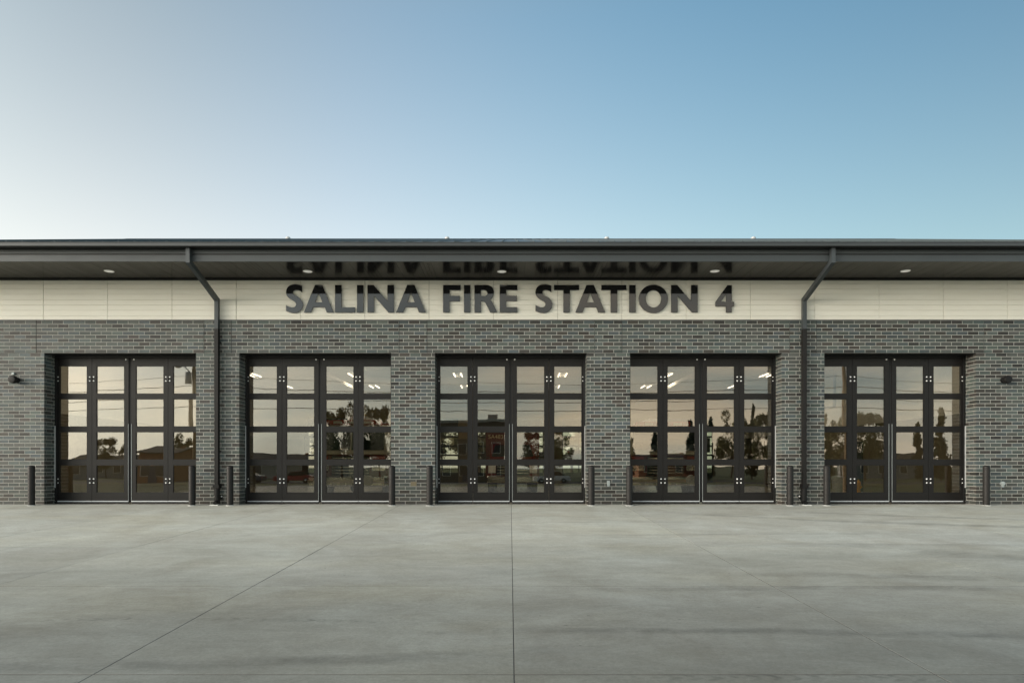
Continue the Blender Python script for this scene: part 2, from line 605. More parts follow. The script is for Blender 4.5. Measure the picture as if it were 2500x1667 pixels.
# ------------------------------------------------------------------ the ground: sloping apron of slabs, drive, road, grass
SLOPE = 0.0322
apron = empty('apron')
apron.rotation_euler = (math.atan(SLOPE), 0, 0)
tag(apron, 'pale grey broomed concrete apron in front of the fire station', 'apron', kind='structure')
GAP = .009
xs = [.03 + 3.12 * k for k in range(-8, 9)]
ys = [0, -7.9, -11.05, -14.2, -17.35, -20.5, -23.65, -26.8]
mb = MB().box(xs[0], xs[-1], ys[-1], .0, -.25, -.002)
mb.build('joint_filler', M['dirtjoint'], apron)
shared = {}
for j in range(len(ys) - 1):
    y1, y0 = ys[j], ys[j + 1]
    if y0 not in shared:
        b = MB()
        w, d, g, h = 3.12 - GAP, (y1 - y0) - .016, .0015, .06
        x0, x1, q0, q1 = -w / 2, w / 2, -d / 2, d / 2
        b.add([(x0, q0, -h), (x1, q0, -h), (x1, q1, -h), (x0, q1, -h), (x0, q0, -g), (x1, q0, -g), (x1, q1, -g), (x0, q1, -g),
               (x0 + g, q0 + g, 0), (x1 - g, q0 + g, 0), (x1 - g, q1 - g, 0), (x0 + g, q1 - g, 0)],
              [(0, 1, 5, 4), (1, 2, 6, 5), (2, 3, 7, 6), (3, 0, 4, 7), (4, 5, 9, 8), (5, 6, 10, 9), (6, 7, 11, 10), (7, 4, 8, 11), (8, 9, 10, 11)])
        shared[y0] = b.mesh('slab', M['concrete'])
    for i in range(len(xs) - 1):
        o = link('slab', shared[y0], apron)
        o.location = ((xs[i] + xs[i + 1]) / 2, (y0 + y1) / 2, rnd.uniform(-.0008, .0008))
ZB = -26.8 * SLOPE - .03
d = MB().add([(-24.9, -26.83, ZB), (24.98, -26.83, ZB), (24.98, -50, ZB), (-24.9, -50, ZB)], [(0, 1, 2, 3)]).build('driveway', M['drive'])
tag(d, 'concrete driveway running from the apron to the street', 'driveway', kind='structure')
# one sheet of terrain: flat beside and behind the station, falling to the street in front
prof = [(400, -.10), (60, -.10), (0, -.12), (-26, ZB - .02), (-50, ZB - .02), (-66, ZB - .06), (-900, ZB - .1)]
vs, fs = [], []
for y, z in prof:
    vs += [(-900, y, z), (900, y, z)]
for i in range(len(prof) - 1):
    fs.append((2 * i, 2 * i + 1, 2 * i + 3, 2 * i + 2))
g = MB().add(vs, fs).build('ground', M['grass'])
tag(g, 'grassy ground around the station and across the street', 'ground', kind='structure')
rd = MB().box(-500, 500, -66, -57, ZB - .2, ZB + .02).build('street', M['asphalt'])
tag(rd, 'dark asphalt street beyond the driveway mirrored in the door glass', 'street', kind='structure')
vg = MB().add([(-500, -57.1, ZB + .03), (500, -57.1, ZB + .03), (500, -49.9, ZB + .012), (-500, -49.9, ZB + .012)], [(0, 1, 2, 3)]).build('verge', M['grass2'])
tag(vg, 'strip of dry grass between driveway and street', 'verge', kind='structure')

# ------------------------------------------------------------------ the fire station
station = empty('fire_station')
tag(station, 'long low fire station of grey brick with five glazed bay doors and charcoal metal roof', 'fire station')
COURSE, BL, JT, BW = .1016, .3048, .0145, .0922
NC, NO = 51, 42
ZT = NC * COURSE            # top of the brickwork
OH = NO * COURSE            # opening height
BAYS = [-11.0, -5.5, 0.02, 5.52, 11.0]
HW, LW = 2.14, 2.365        # half widths: opening, lintel panel
END = 17.6
RV = .455                   # depth of the brick reveal
PAL = [((.080, .098, .092), 30), ((.068, .086, .090), 22), ((.074, .080, .075), 28), ((.052, .047, .042), 12), ((.036, .036, .034), 13), ((.092, .102, .094), 8)]


def tint():
    r = rnd.uniform(0, sum(w for _, w in PAL))
    for c, w in PAL:
        r -= w
        if r <= 0:
            break
    k = rnd.uniform(.66, 1.18)
    return tuple(x * k * rnd.uniform(.97, 1.03) for x in c)


full_list, rest = [], MB()


def put_brick(x0, x1, z, y0=0.0, y1=.09, single=True, la=JT / 2, rb=JT / 2):
    """x0..x1 includes half a joint at both sides"""
    a, b = x0 + la, x1 - rb
    if b - a < .02:
        return
    dy = rnd.uniform(-.0012, .0012)
    if single and la == rb and abs((x1 - x0) - BL) < .004:
        full_list.append(((x0 + x1) / 2, dy, z + COURSE / 2))
    else:
        rest.box(a, b, y0 + dy, y1, z + JT / 2, z + COURSE - JT / 2, tint())


def fill(x0, x1, z, phase):
    """running bond between two straight edges"""
    x = x0 - phase * BL
    while x < x1 - .001:
        a, b = max(x, x0), min(x + BL, x1)
        put_brick(a, b, z)
        x += BL


HDR = BW + .004
for k in range(NO):
    z = k * COURSE
    A = k % 2 == 0
    # piers between two openings: a header at one corner, a cut brick at the other, the next course turned round
    for i in range(4):
        xa, xb = BAYS[i] + HW, BAYS[i + 1] - HW
        L = [HDR] + [BL] * 3 + [xb - xa - HDR - 3 * BL]
        if not A:
            L = L[::-1]
        x = xa
        for q, w in enumerate(L):
            hd = w == HDR
            put_brick(x, x + w, z, 0.0, .295 if hd else BW, single=not hd, la=0 if q == 0 else JT / 2, rb=0 if q == len(L) - 1 else JT / 2)
            x += w
        for edge, s, hd in ((xa, 1, A), (xb, -1, not A)):
            seq = [(.3, RV)] if hd else [(HDR, HDR + BL), (HDR + BL, RV)]
            for (ya, yb) in seq:
                rest.box(min(edge, edge + s * .06), max(edge, edge + s * .06), ya + JT / 2, yb - JT / 2, z + JT / 2, z + COURSE - JT / 2, tint())
    for s in (-1, 1):
        edge = BAYS[-1 if s > 0 else 0] + s * HW
        hd = A if s > 0 else not A
        w0 = HDR if hd else HDR + .5 * BL - .0
        x = 0.0
        wl_ = [w0]
        tot = abs(s * END - edge)
        while sum(wl_) + BL < tot:
            wl_.append(BL)
        wl_.append(tot - sum(wl_))
        for q, w in enumerate(wl_):
            a, b = edge + s * x, edge + s * (x + w)
            put_brick(min(a, b), max(a, b), z, 0.0, .295 if (hd and q == 0) else BW, single=not (hd and q == 0), la=0 if (q == 0 and s > 0) else JT / 2, rb=0 if (q == 0 and s < 0) else JT / 2)
            x += w
        seq = [(.3, RV)] if hd else [(HDR, HDR + BL), (HDR + BL, RV)]
        for (ya, yb) in seq:
            rest.box(min(edge, edge + s * .06), max(edge, edge + s * .06), ya + JT / 2, yb - JT / 2, z + JT / 2, z + COURSE - JT / 2, tint())
for k in range(NO, NC):
    z = k * COURSE
    ph = .5 * (k % 2)
    segs = [(-END, BAYS[0] - LW)] + [(BAYS[i] + LW, BAYS[i + 1] - LW) for i in range(4)] + [(BAYS[4] + LW, END)]
    for q, (a, b) in enumerate(segs):
        fill(a, b, z, ph + (.25 if q % 2 else .1))
    for b in BAYS:
        fill(b - LW, b + LW, z, .5 - ph)
full_list.sort(key=lambda b: abs(b[0]) + .6 * abs(b[2] - 3.2))
variants = []
for q in range(36):
    b = MB()
    b.box(-BL / 2 + JT / 2, BL / 2 - JT / 2, 0, .09, -COURSE / 2 + JT / 2, COURSE / 2 - JT / 2, tint())
    variants.append(b.mesh('brick', M['brick']))
for q, (x, y, z) in enumerate(full_list):
    if q < 300:
        o = link('brick', rnd.choice(variants), station)
        o.location = (x, y, z)
    else:
        rest.box(x - BL / 2 + JT / 2, x + BL / 2 - JT / 2, y, .09, z - COURSE / 2 + JT / 2, z + COURSE / 2 - JT / 2, tint())
o = rest.build('brickwork', M['brick'], station)
tag(o, kind='stuff')
# mortar bed 7 mm behind the faces, split at the control joints
mm = MB()
RC = .0032
for i in range(4):
    mm.box(BAYS[i] + HW + .003, BAYS[i + 1] - HW - .003, RC, RV - .004, 0, OH - .003)
mm.box(-END + .003, BAYS[0] - HW - .003, RC, RV - .004, 0, OH - .003)
mm.box(BAYS[4] + HW + .003, END - .003, RC, RV - .004, 0, OH - .003)
segs = [(-END, BAYS[0] - LW)] + [(BAYS[i] + LW, BAYS[i + 1] - LW) for i in range(4)] + [(BAYS[4] + LW, END)] + [(b - LW, b + LW) for b in BAYS]
for a, b in segs:
    mm.box(a + .008, b - .008, RC, .40, OH + .004, ZT - .002)
mm.build('mortar_bed', M['mortar'], station)
cjm = MB().box(-.0075, .0075, .012, .30, OH + .01, ZT - .004).mesh('control_joint', M['rubber'])
for b in BAYS:
    for s in (-1, 1):
        link('control_joint', cjm, station).location = (b + s * LW, 0, 0)
for b in BAYS:
    MB().box(b - LW + .01, b + LW - .01, .010, .44, OH - .006, OH + .003).build('lintel_plate', M['black'], station)
# flashing between brick and boards
MB().box(-END, END, -.022, .12, ZT + .001, ZT + .020).build('flashing', M['grey_trim'], station)
# cream boards, six-foot panels
ZS = 6.350                                   # soffit
PW = 1.813
px0 = (105.5 - 1245.6) / 86.6
MB().box(-END, END, .030, .30, ZT + .021, ZS + .35).build('siding_backing', M['joint'], station)
k0 = int((-END - px0) // PW)
zl = [ZT + .021] + [ZT + .138 + .1506 * q for q in range(7)] + [ZS - .035]
bcache = {}
for k in range(k0, k0 + 22):
    a, b = max(px0 + PW * k, -END), min(px0 + PW * (k + 1), END)
    if b - a < .1:
        continue
    gap = .012 if k % 3 == 2 else .006
    for q in range(len(zl) - 1):
        key = (round(b - a, 3), q, gap)
        if key not in bcache:
            w, h, c = (b - a) - gap, zl[q + 1] - zl[q] - .0045, .003
            x0, x1, q0, q1 = -w / 2, w / 2, -h / 2, h / 2
            bb = MB().add([(x0, .025, q0), (x1, .025, q0), (x1, .025, q1), (x0, .025, q1), (x0, c, q0), (x1, c, q0), (x1, c, q1), (x0, c, q1),
                           (x0 + c, 0, q0 + c), (x1 - c, 0, q0 + c), (x1 - c, 0, q1 - c), (x0 + c, 0, q1 - c)],
                          [(0, 1, 5, 4), (1, 2, 6, 5), (2, 3, 7, 6), (3, 0, 4, 7), (4, 5, 9, 8), (5, 6, 10, 9), (6, 7, 11, 10), (7, 4, 8, 11), (8, 9, 10, 11)])
            bcache[key] = bb.mesh('siding_board', M['board'])
        o = link('siding_board', bcache[key], station)
        o.location = ((a + b) / 2, rnd.uniform(0, .0012), (zl[q] + zl[q + 1]) / 2)
MB().box(-END, END, -.05, .028, ZS - .033, ZS + .05).build('soffit_trim', M['black'], station)
# soffit boards run out from the wall
OV = 1.70
SW = .3048
sb = MB()
c, w = .006, SW - .006
sb.add([(-w / 2, -OV + .02, .0), (w / 2, -OV + .02, .0), (w / 2, -.052, .0), (-w / 2, -.052, .0), (-w / 2 - .0, -OV + .02, .02), (w / 2, -OV + .02, .02), (w / 2, -.052, .02), (-w / 2, -.052, .02)],
       [(0, 3, 2, 1), (4, 5, 6, 7), (0, 1, 5, 4), (1, 2, 6, 5), (2, 3, 7, 6), (3, 0, 4, 7)])
sme = sb.mesh('soffit_panel', M['soffit'])
nb = MB()
w = SW / 3 - .007
nb.box(-w / 2, w / 2, -OV + .02, -.052, 0, .02)
nme = nb.mesh('soffit_batten', M['soffit'])
n = int(2 * END / SW)
for i in range(n):
    if i % 5:
        link('soffit_panel', sme, station).location = (-END + SW * (i + .5), 0, ZS)
    else:
        for k in (-1, 0, 1):
            link('soffit_batten', nme, station).location = (-END + SW * (i + .5) + k * SW / 3, 0, ZS)
MB().box(-END, END, -OV + .02, .3, ZS + .030, ZS + .06).build('soffit_backing', M['black'], station)
# fascia in two bands, gutter above
MB().box(-END - .3, END + .3, -OV, -OV + .04, ZS - .012, 6.506).build('fascia_board', M['grey_trim'], station, bevel=.004)
MB().box(-END - .3, END + .3, -OV + .012, -OV + .04, 6.506, 6.535).build('fascia_groove', M['black'], station)
MB().box(-END - .3, END + .3, -OV - .004, -OV + .04, 6.535, 6.640).build('fascia_band', M['grey_trim'], station, bevel=.004)
MB().box(-END - .3, END + .3, -OV + .03, -OV + .06, 6.640, 6.70).build('gutter_shadow', M['black'], station)  # black strip standing in for the shadow below the gutter
gut = [(-1.70, 6.652), (-1.955, 6.652), (-1.965, 6.664), (-1.965, 6.732), (-1.955, 6.737), (-1.955, 6.746), (-1.975, 6.746), (-1.975, 6.754), (-1.935, 6.754), (-1.935, 6.68), (-1.70, 6.68)]
MB().box(-END - .3, END + .3, -1.952, -1.706, 6.646, 6.6515).build('gutter_underside_shade', M['black'], station)  # added black plate: paints the gutter's underside as deep shade
gx = [-END - .3, -13.0, -6.9, -.8, 5.3, 11.4, END + .3]
for a, b in zip(gx, gx[1:]):
    MB().prism(gut, 'x', a + .0015, b - .0015).build('gutter', M['gutter'], station)
# standing-seam roof
S = .3358
RY, EY, EZ = 12.75, -1.95, 6.757
RW = .406
ang = math.atan(S)
run = (RY - EY)
rp = MB()
w = RW - .002
rp.add([(-w / 2, 0, 0), (w / 2, 0, 0), (w / 2, run, run * S), (-w / 2, run, run * S), (-w / 2, 0, -.03), (w / 2, 0, -.03), (w / 2, run, run * S - .03), (-w / 2, run, run * S - .03)],
       [(0, 1, 2, 3), (4, 7, 6, 5), (0, 4, 5, 1), (1, 5, 6, 2), (2, 6, 7, 3), (3, 7, 4, 0)])
xa, xb, h = w / 2 - .014, w / 2, .034
rp.add([(xa, .01, 0), (xb, .01, 0), (xb, run, run * S), (xa, run, run * S), (xa, .01, h), (xb, .01, h), (xb, run, run * S + h), (xa, run, run * S + h)],
       [(4, 5, 6, 7), (0, 1, 5, 4), (1, 2, 6, 5), (2, 3, 7, 6), (3, 0, 4, 7)])
rme = rp.mesh('roof_panel', M['roof'])
n = int(2 * (END + .25) / RW)
for i in range(n + 1):
    o = link('roof_panel', rme, station)
    o.location = (-END - .25 + RW * i, EY, EZ)
RZ = EZ + run * S
bk = MB().add([(-END - .4, RY, RZ + .02), (END + .4, RY, RZ + .02), (END + .4, RY + run, EZ), (-END - .4, RY + run, EZ)], [(0, 1, 2, 3)])
bk.add([(-END - .4, RY, RZ - .02), (END + .4, RY, RZ - .02), (END + .4, RY + run, EZ - .04), (-END - .4, RY + run, EZ - .04)], [(3, 2, 1, 0)])
bk.build('roof_slope', M['roof'], station)
MB().prism([(RY - .16, RZ - .16 * S + .036), (RY, RZ + .045), (RY + .16, RZ - .16 * S + .036), (RY, RZ + .02)], 'x', -END - .4, END + .4).build('ridge_cap', M['roof'], station)
# body of the hall
HX, HY = 15.0, 25.0
it = MB()
for i in range(4):
    it.box(BAYS[i] + HW + .10, BAYS[i + 1] - HW - .10, RV + .12, RV + .30, 0, OH + .1)
it.box(-END, BAYS[0] - HW - .10, RV + .12, RV + .30, 0, OH + .1)
it.box(BAYS[4] + HW + .10, END, RV + .12, RV + .30, 0, OH + .1)
it.box(-END, END, .42, RV + .30, OH + .10, 6.68)
it.build('wall_lining', M['cream'], station)
for s in (-1, 1):
    a, b = sorted((s * HX, s * (HX + .2)))
    MB().box(a, b, RV + .3, HY, 2.83, 6.3).build('plaster_wall', M['cream'], station)
    a, b = sorted((s * (HX - .01), s * (HX + .2)))
    MB().box(a, b, RV + .3, HY, 0, 2.83).build('wainscot', M['brown'], station)
    a, b = sorted((s * (END - .02), s * (END - .25)))
    MB().box(a, b, .1, HY + .3, 0, 6.6).build('end_wall', M['grey_wall'], station)
rw, rl = MB(), MB()
segs = [(-END + .3, BAYS[0] - HW)] + [(BAYS[i] + HW, BAYS[i + 1] - HW) for i in range(4)] + [(BAYS[4] + HW, END - .3)]
for a, b in segs:
    rw.box(a, b, HY, HY + .25, 2.83, OH - .1)
    rl.box(a, b, HY - .01, HY + .25, 0, 2.829)
rw.box(-END + .3, END - .3, HY, HY + .25, OH - .1, 6.6)
rw.build('painted_wall', M['tan'], station)
rl.build('wainscot', M['brown'], station)
MB().box(-HX, HX, RV + .3, HY, 6.0, 6.1).build('bay_ceiling', M['ceil'], station)
MB().box(-END + .1, END - .1, .012, HY + .3, -.2, -.001).build('bay_floor', M['bayfloor'], station)
for s in (-1, 1):                                       # exhaust rails under the ceiling
    for dx in (0, .42):
        MB().box(s * (8.2 - dx) - .06, s * (8.2 - dx) + .06, 3, HY - 2, 5.05 - dx * .4, 5.20 - dx * .4).build('exhaust_rail', M['ceil'], station)
for y in (6.5, 12.5, 18.5):
    MB().box(-HX, HX, y - .1, y + .1, 5.55, 5.99).build('roof_beam', M['ceil'], station)
dr = MB().box(HX - .06, HX - .012, 9.75, 10.65, 0, 2.13).build('steel_door', M['black'], station)
MB().box(HX - .075, HX - .061, 9.82, 9.86, .98, 1.12).build('door_handle', M['galv'], dr)
wf = MB()
for (a, b, c, d2) in ((12.2, 13.6, 5.20, 5.30), (12.2, 13.6, 3.8, 3.9), (12.2, 12.3, 3.9, 5.2), (13.5, 13.6, 3.9, 5.2)):
    wf.box(HX - .08, HX - .002, a, b, c, d2)
wf.build('inner_window_frame', M['alu'], station)

# ------------------------------------------------------------------ front bay doors: four glazed folding leaves each
ROWS = [(.315, 1.111), (1.270, 2.070), (2.225, 3.021), (3.174, 3.974)]
LEAF = [(-2.185, -1.105, -2.050, -1.248), (-1.097, -.040, -.971, -.168), (.040, 1.097, .168, .971), (1.105, 2.185, 1.248, 2.050)]
YF, YB, YG = .500, .560, .530
ZD0, ZD1 = .040, 4.195
DN = ['leftmost', 'second from the left', 'centre', 'second from the right', 'rightmost']


def bolt_mesh(r=.0235):
    return MB().lathe([(r * .98, 0), (r, -.006), (r * .8, -.014), (r * .4, -.019), (r * .05, -.020)], axis='y', n=10).mesh('bolt', M['bolt'], True)


bme = bolt_mesh()
pane_me = {}


def make_door(i):
    root = empty('bay_door', (BAYS[i], 0, 0))
    tag(root, 'dark bronze four-leaf folding bay door with sixteen panes, ' + ('the %s of five' % DN[i]), 'bay door', 'folding bay doors of the station')
    fr = MB()
    for s in (-1, 1):
        a, b = sorted((s * 2.095, s * 2.24))
        fr.box(a, b, YB + .012, YB + .10, 0, OH + .09)
    fr.box(-2.094, 2.094, YB + .012, YB + .10, ZD1 - .03, OH + .09)
    fr.build('frame', M['black'], root)
    MB().box(-HW + .004, HW - .004, RV + .01, YF - .004, ZD1 + .012, OH - .008).build('head_trim', M['black'], root)
    for s in (-1, 1):                                   # jamb angles and pale guard strips
        a, b = sorted((s * (HW - .004), s * (HW - .045)))
        MB().box(a, b, RV + .004, YF - .004, 0, ZD1 + .01).build('jamb', M['black'], root)
        a, b = sorted((s * (HW - .0), s * (HW - .016)))
        MB().box(a, b, RV - .022, RV + .002, .46, 2.24).build('guard_strip', M['galv'], root)
    for li, (x0, x1, g0, g1) in enumerate(LEAF):
        m = MB()
        m.box(x0, g0, YF, YB, ZD0, ZD1)
        m.box(g1, x1, YF, YB, ZD0, ZD1)
        zb = ZD0
        for (za, zc) in ROWS + [(ZD1, ZD1)]:
            m.box(g0, g1, YF + .0015, YB - .0015, zb, za)
            zb = zc
        leaf = m.build('door_leaf', M['bronze'], root)
        for (za, zc) in ROWS:
            key = (round(g1 - g0, 3), round(zc - za, 3))
            if key not in pane_me:
                w, h = key
                pane_me[key] = MB().box(-w / 2, w / 2, -.003, .003, -h / 2, h / 2).mesh('pane', M['glass'])
            p = link('pane', pane_me[key], leaf)
            p.location = ((g0 + g1) / 2, YG, (za + zc) / 2)
            p.rotation_euler = (rnd.uniform(-.0012, .0012), 0, rnd.uniform(-.002, .002))
            bd = MB()                                   # glazing bead round the pane
            e0 = .010
            bd.box(g0 + .001, g1 - .001, YF + .008, YG - .004, za + .0005, za + e0)
            bd.box(g0 + .001, g1 - .001, YF + .008, YG - .004, zc - e0, zc - .0005)
            bd.box(g0 + .001, g0 + e0, YF + .008, YG - .004, za + e0, zc - e0)
            bd.box(g1 - e0, g1 - .001, YF + .008, YG - .004, za + e0, zc - e0)
            bd.build('glazing_bead', M['bronze'], leaf)
        MB().box(x0 + .002, x1 - .002, YF - .012, YF - .001, ZD0 + .012, ZD0 + .042).build('bottom_sweep', M['alu'], leaf)
        MB().box(x0 + .002, x1 - .002, YF + .012, YB - .01, .002, ZD0 - .0005).build('floor_seal', M['rubber'], leaf)
        if li in (1, 2):                                # meeting edge and top bolts
            xe = x1 if li == 1 else x0
            s = -1 if li == 1 else 1
            a, b = sorted((xe + s * .001, xe + s * .009))
            MB().box(a, b, YF - .008, YF - .001, ZD0 + .045, 2.3).build('edge_strip', M['box_grey'], leaf)
            o = link('bolt', bme, leaf)
            o.location = (xe + s * .075, YF, ZD1 - .032)
        # fold hinges: two bolts on each side of the fold, knuckle on the left-hand leaf of a pair
        xe, s = (x1, -1) if li in (0, 2) else (x0, 1)
        for zc in (.655, 3.60):
            for dz in (-.056, .056):
                o = link('bolt', bme, leaf)
                o.location = (xe + s * .052, YF - .006, zc + dz)
            a, b = sorted((xe + s * .004, xe + s * .085))
            MB().box(a, b, YF - .006, YF - .0005, zc - .085, zc + .085).build('hinge_plate', M['bronze'], leaf)
            if li in (0, 2):
                MB().tube((xe + .004, YF - .016, zc - .08), (xe + .004, YF - .016, zc + .08), .012, n=8).build('hinge_knuckle', M['black'], leaf)
        xe, s = (x0, 1) if li == 0 else (x1, -1)
        if li in (0, 3):
            for zc in (.655, 3.60):
                for dz in (-.056, .056):
                    o = link('bolt', bme, leaf)
                    o.scale = (.7, .7, .7)
                    o.location = (xe + s * .105, YF, zc + dz)
    MB().box(-.039, .039, YF + .02, YB - .01, ZD0, ZD1).build('meeting_seal', M['rubber'], root)
    return root


doors = [make_door(i) for i in range(5)]

# ------------------------------------------------------------------ the sign
sign = empty('station_sign', (0, 0, 5.40))
tag(sign, 'glossy black raised capital lettering SALINA FIRE STATION 4 on the cream boards', 'sign')


def smooth_loop(pts):
    """pts: (u, v) rounded, (u, v, 1) sharp corner; Catmull-Rom between"""
    n = len(pts)
    out = []
    for i in range(n):
        p0, p1, p2, p3 = pts[i - 1], pts[i], pts[(i + 1) % n], pts[(i + 2) % n]
        P1, P2 = np.array(p1[:2], float), np.array(p2[:2], float)
        sharp1, sharp2 = len(p1) > 2, len(p2) > 2
        out.append(tuple(P1))
        if sharp1 and sharp2:
            continue
        P0 = 2 * P1 - P2 if sharp1 else np.array(p0[:2], float)
        P3 = 2 * P2 - P1 if sharp2 else np.array(p3[:2], float)
        for k in range(1, 5):
            s = k / 5
            q = .5 * ((2 * P1) + (-P0 + P2) * s + (2 * P0 - 5 * P1 + 4 * P2 - P3) * s * s + (-P0 + 3 * P1 - 3 * P2 + P3) * s ** 3)
            out.append(tuple(q))
    return out


def corners(*p):
    return [(a, b, 1) for a, b in p]


S_ = [(357, 108, 1), (357, 205, 1), (325, 184), (290, 173), (262, 172), (232, 182), (216, 203), (222, 232), (248, 256), (300, 287), (340, 322), (366, 362), (375, 400), (366, 442), (340, 484), (296, 514), (248, 527), (208, 527), (160, 517), (112, 498, 1),
      (112, 408, 1), (142, 426), (178, 438), (210, 442), (244, 435), (265, 414), (267, 386), (252, 360), (216, 334), (172, 308), (136, 274), (116, 240), (112, 208), (120, 164), (144, 124), (186, 98), (238, 88), (290, 91), (330, 99)]
A_ = corners((388, 520), (560, 97), (672, 97), (848, 520), (742, 520), (713, 437), (530, 437), (498, 520))
Ah = corners((616, 208), (562, 365), (677, 365))
L_ = corners((873, 97), (973, 97), (973, 442), (1180, 442), (1180, 520), (873, 520))
I_ = corners((1215, 97), (1313, 97), (1313, 520), (1215, 520))
N_ = corners((1378, 97), (1470, 97), (1688, 350), (1688, 97), (1788, 97), (1788, 520), (1700, 520), (1478, 258), (1478, 520), (1378, 520))
F_ = corners((137, 97), (408, 97), (408, 173), (237, 173), (237, 265), (395, 265), (395, 346), (237, 346), (237, 520), (137, 520))
R_ = [(625, 97, 1), (800, 97), (858, 106), (902, 138), (925, 190), (919, 248), (896, 296), (866, 325, 1), (893, 352), (930, 422), (977, 520, 1), (868, 520, 1), (820, 415), (788, 366), (760, 349), (723, 345, 1), (723, 520, 1), (625, 520, 1)]
Rh = [(723, 170, 1), (765, 170), (806, 184), (827, 220), (816, 252), (788, 267), (723, 270, 1)]
E_ = corners((1018, 97), (1290, 97), (1290, 172), (1117, 172), (1117, 262), (1280, 262), (1280, 342), (1117, 342), (1117, 440), (1290, 440), (1290, 520), (1018, 520))
T_ = corners((1863, 97), (2250, 97), (2250, 173), (2108, 173), (2108, 520), (2008, 520), (2008, 173), (1863, 173))
O_ = [(1054 + 226 * math.cos(2 * math.pi * k / 14), 311 + 218 * math.sin(2 * math.pi * k / 14)) for k in range(14)]
Oh = [(1055 + 122 * math.cos(2 * math.pi * k / 12), 310 + 135 * math.sin(2 * math.pi * k / 12)) for k in range(12)]
F4 = corners((2205, 100), (2272, 100), (2272, 357), (2308, 357), (2308, 425), (2272, 425), (2272, 520), (2185, 520), (2185, 425), (2020, 425), (2020, 360))
H4 = corners((2185, 235), (2185, 357), (2097, 357))


def glyph(off, du, outer, hole=None):
    def P(uv):
        u, v = uv
        px = off + (u + du) / 6.357
        return ((px - 1245.6) / 86.95, (520 - v) / 6.357 / 86.95)
    cu = bpy.data.curves.new('letter', 'CURVE')
    cu.dimensions = '2D'
    cu.fill_mode = 'BOTH'
    for loop in (outer, hole):
        if loop is None:
            continue
        pts = [P(q) for q in smooth_loop(loop)]
        sp = cu.splines.new('POLY')
        sp.points.add(len(pts) - 1)
        for q, (x, z) in zip(sp.points, pts):
            q.co = (x, z, 0, 1)
        sp.use_cyclic_u = True
    cu.extrude = .013
    cu.bevel_depth = .003
    cu.bevel_resolution = 1
    tmp = bpy.data.objects.new('tmp', cu)
    col.objects.link(tmp)
    dg = bpy.context.evaluated_depsgraph_get()
    me = bpy.data.meshes.new_from_object(tmp.evaluated_get(dg))
    bpy.data.objects.remove(tmp)
    me.transform(Matrix.Rotation(R(90), 4, 'X'))
    me.materials.clear()
    me.materials.append(M['letter'])
    me.name = 'letter'
    o = link('letter', me, sign)
    o.location = (0, -.036, .003)


for off, du, ou, ho in ((680, 0, S_, None), (680, 0, A_, Ah), (680, 0, L_, None), (680, 0, I_, None), (680, 0, N_, None), (680, 1435, A_, Ah),
                        (1060, 0, F_, None), (1060, -753, I_, None), (1060, 0, R_, Rh), (1060, 0, E_, None), (1060, 1462, S_, None), (1060, 0, T_, None), (1060, 1807, A_, Ah),
                        (1430, -1616, T_, None), (1430, -535, I_, None), (1430, 0, O_, Oh), (1430, -47, N_, None), (1430, 0, F4, H4)):
    glyph(off, du, ou, ho)
st = MB()
for px_, z_ in [(690 + 66 * k, .38) for k in range(17)]:
    pass

# ------------------------------------------------------------------ things fixed to the building
def box_pipe(m, pts, wx, wy):
    """rectangular pipe along points in a plane of constant x (nearly)"""
    pts = [Vector(p) for p in pts]
    rings = []
    for i, p in enumerate(pts):
        a = (pts[i] - pts[i - 1]).normalized() if i else (pts[1] - pts[0]).normalized()
        b = (pts[i + 1] - pts[i]).normalized() if i < len(pts) - 1 else a
        d = (a + b).normalized()
        n = Vector((1, 0, 0)).cross(d).normalized()
        k = 1 / max(.4, d.dot(a))
        rings.append([p + Vector((sx * wx / 2, 0, 0)) + n * (sy * wy / 2 * k) for sx, sy in ((-1, -1), (1, -1), (1, 1), (-1, 1))])
    for r0, r1 in zip(rings, rings[1:]):
        m.add(r0 + r1, [(0, 1, 5, 4), (1, 2, 6, 5), (2, 3, 7, 6), (3, 0, 4, 7), (0, 3, 2, 1), (4, 5, 6, 7)])
    return m


for x, lab in ((-8.222, 'charcoal downspout on the brick pier right of the leftmost bay door'), (8.242, 'charcoal downspout on the brick pier left of the rightmost bay door')):
    r = empty('downspout', (x, 0, 0))
    tag(r, lab, 'downspout', 'downspouts on the facade')
    box_pipe(MB(), [(0, -1.790, 6.645), (0, -1.790, 6.31), (0, -.105, 5.735), (0, -.105, 4.9)], .100, .13).build('offset_pipe', M['grey_trim'], r)
    box_pipe(MB(), [(0, -.105, 4.92), (0, -.105, 2.65)], .104, .134).build('pipe', M['bronze'], r)
    box_pipe(MB(), [(0, -.105, 2.66), (0, -.105, .50)], .100, .13).build('pipe', M['bronze'], r)
    bt = MB()
    bt.box(-.085, .085, -.200, -.006, .47, .56)
    bt.lathe([(.078, .47), (.078, .14), (.072, .06), (.060, .03)], (0, -.10, 0), n=18)
    bt.build('cast_iron_boot', M['cast'], r, smooth=True)
    MB().tube((0, -.10, .10), (0, -.235, .045), .052, .055, 14).build('boot_outlet', M['cast'], r, smooth=True)
    for s in (-1, 1):
        MB().box(min(s * .06, s * .115), max(s * .06, s * .115), -.03, -.004, .16, .27).build('wall_lug', M['cast'], r)
        o = link('bolt', bme, r)
        o.location = (s * .098, -.03, .23)
    for zc in (4.55, 1.5):
        MB().box(-.075, .075, -.040, -.002, zc - .02, zc + .02).build('strap', M['bronze'], r)
    MB().box(-.115, .115, -.33, -.05, -.03, .010).build('splash_pad', M['splash'], r)

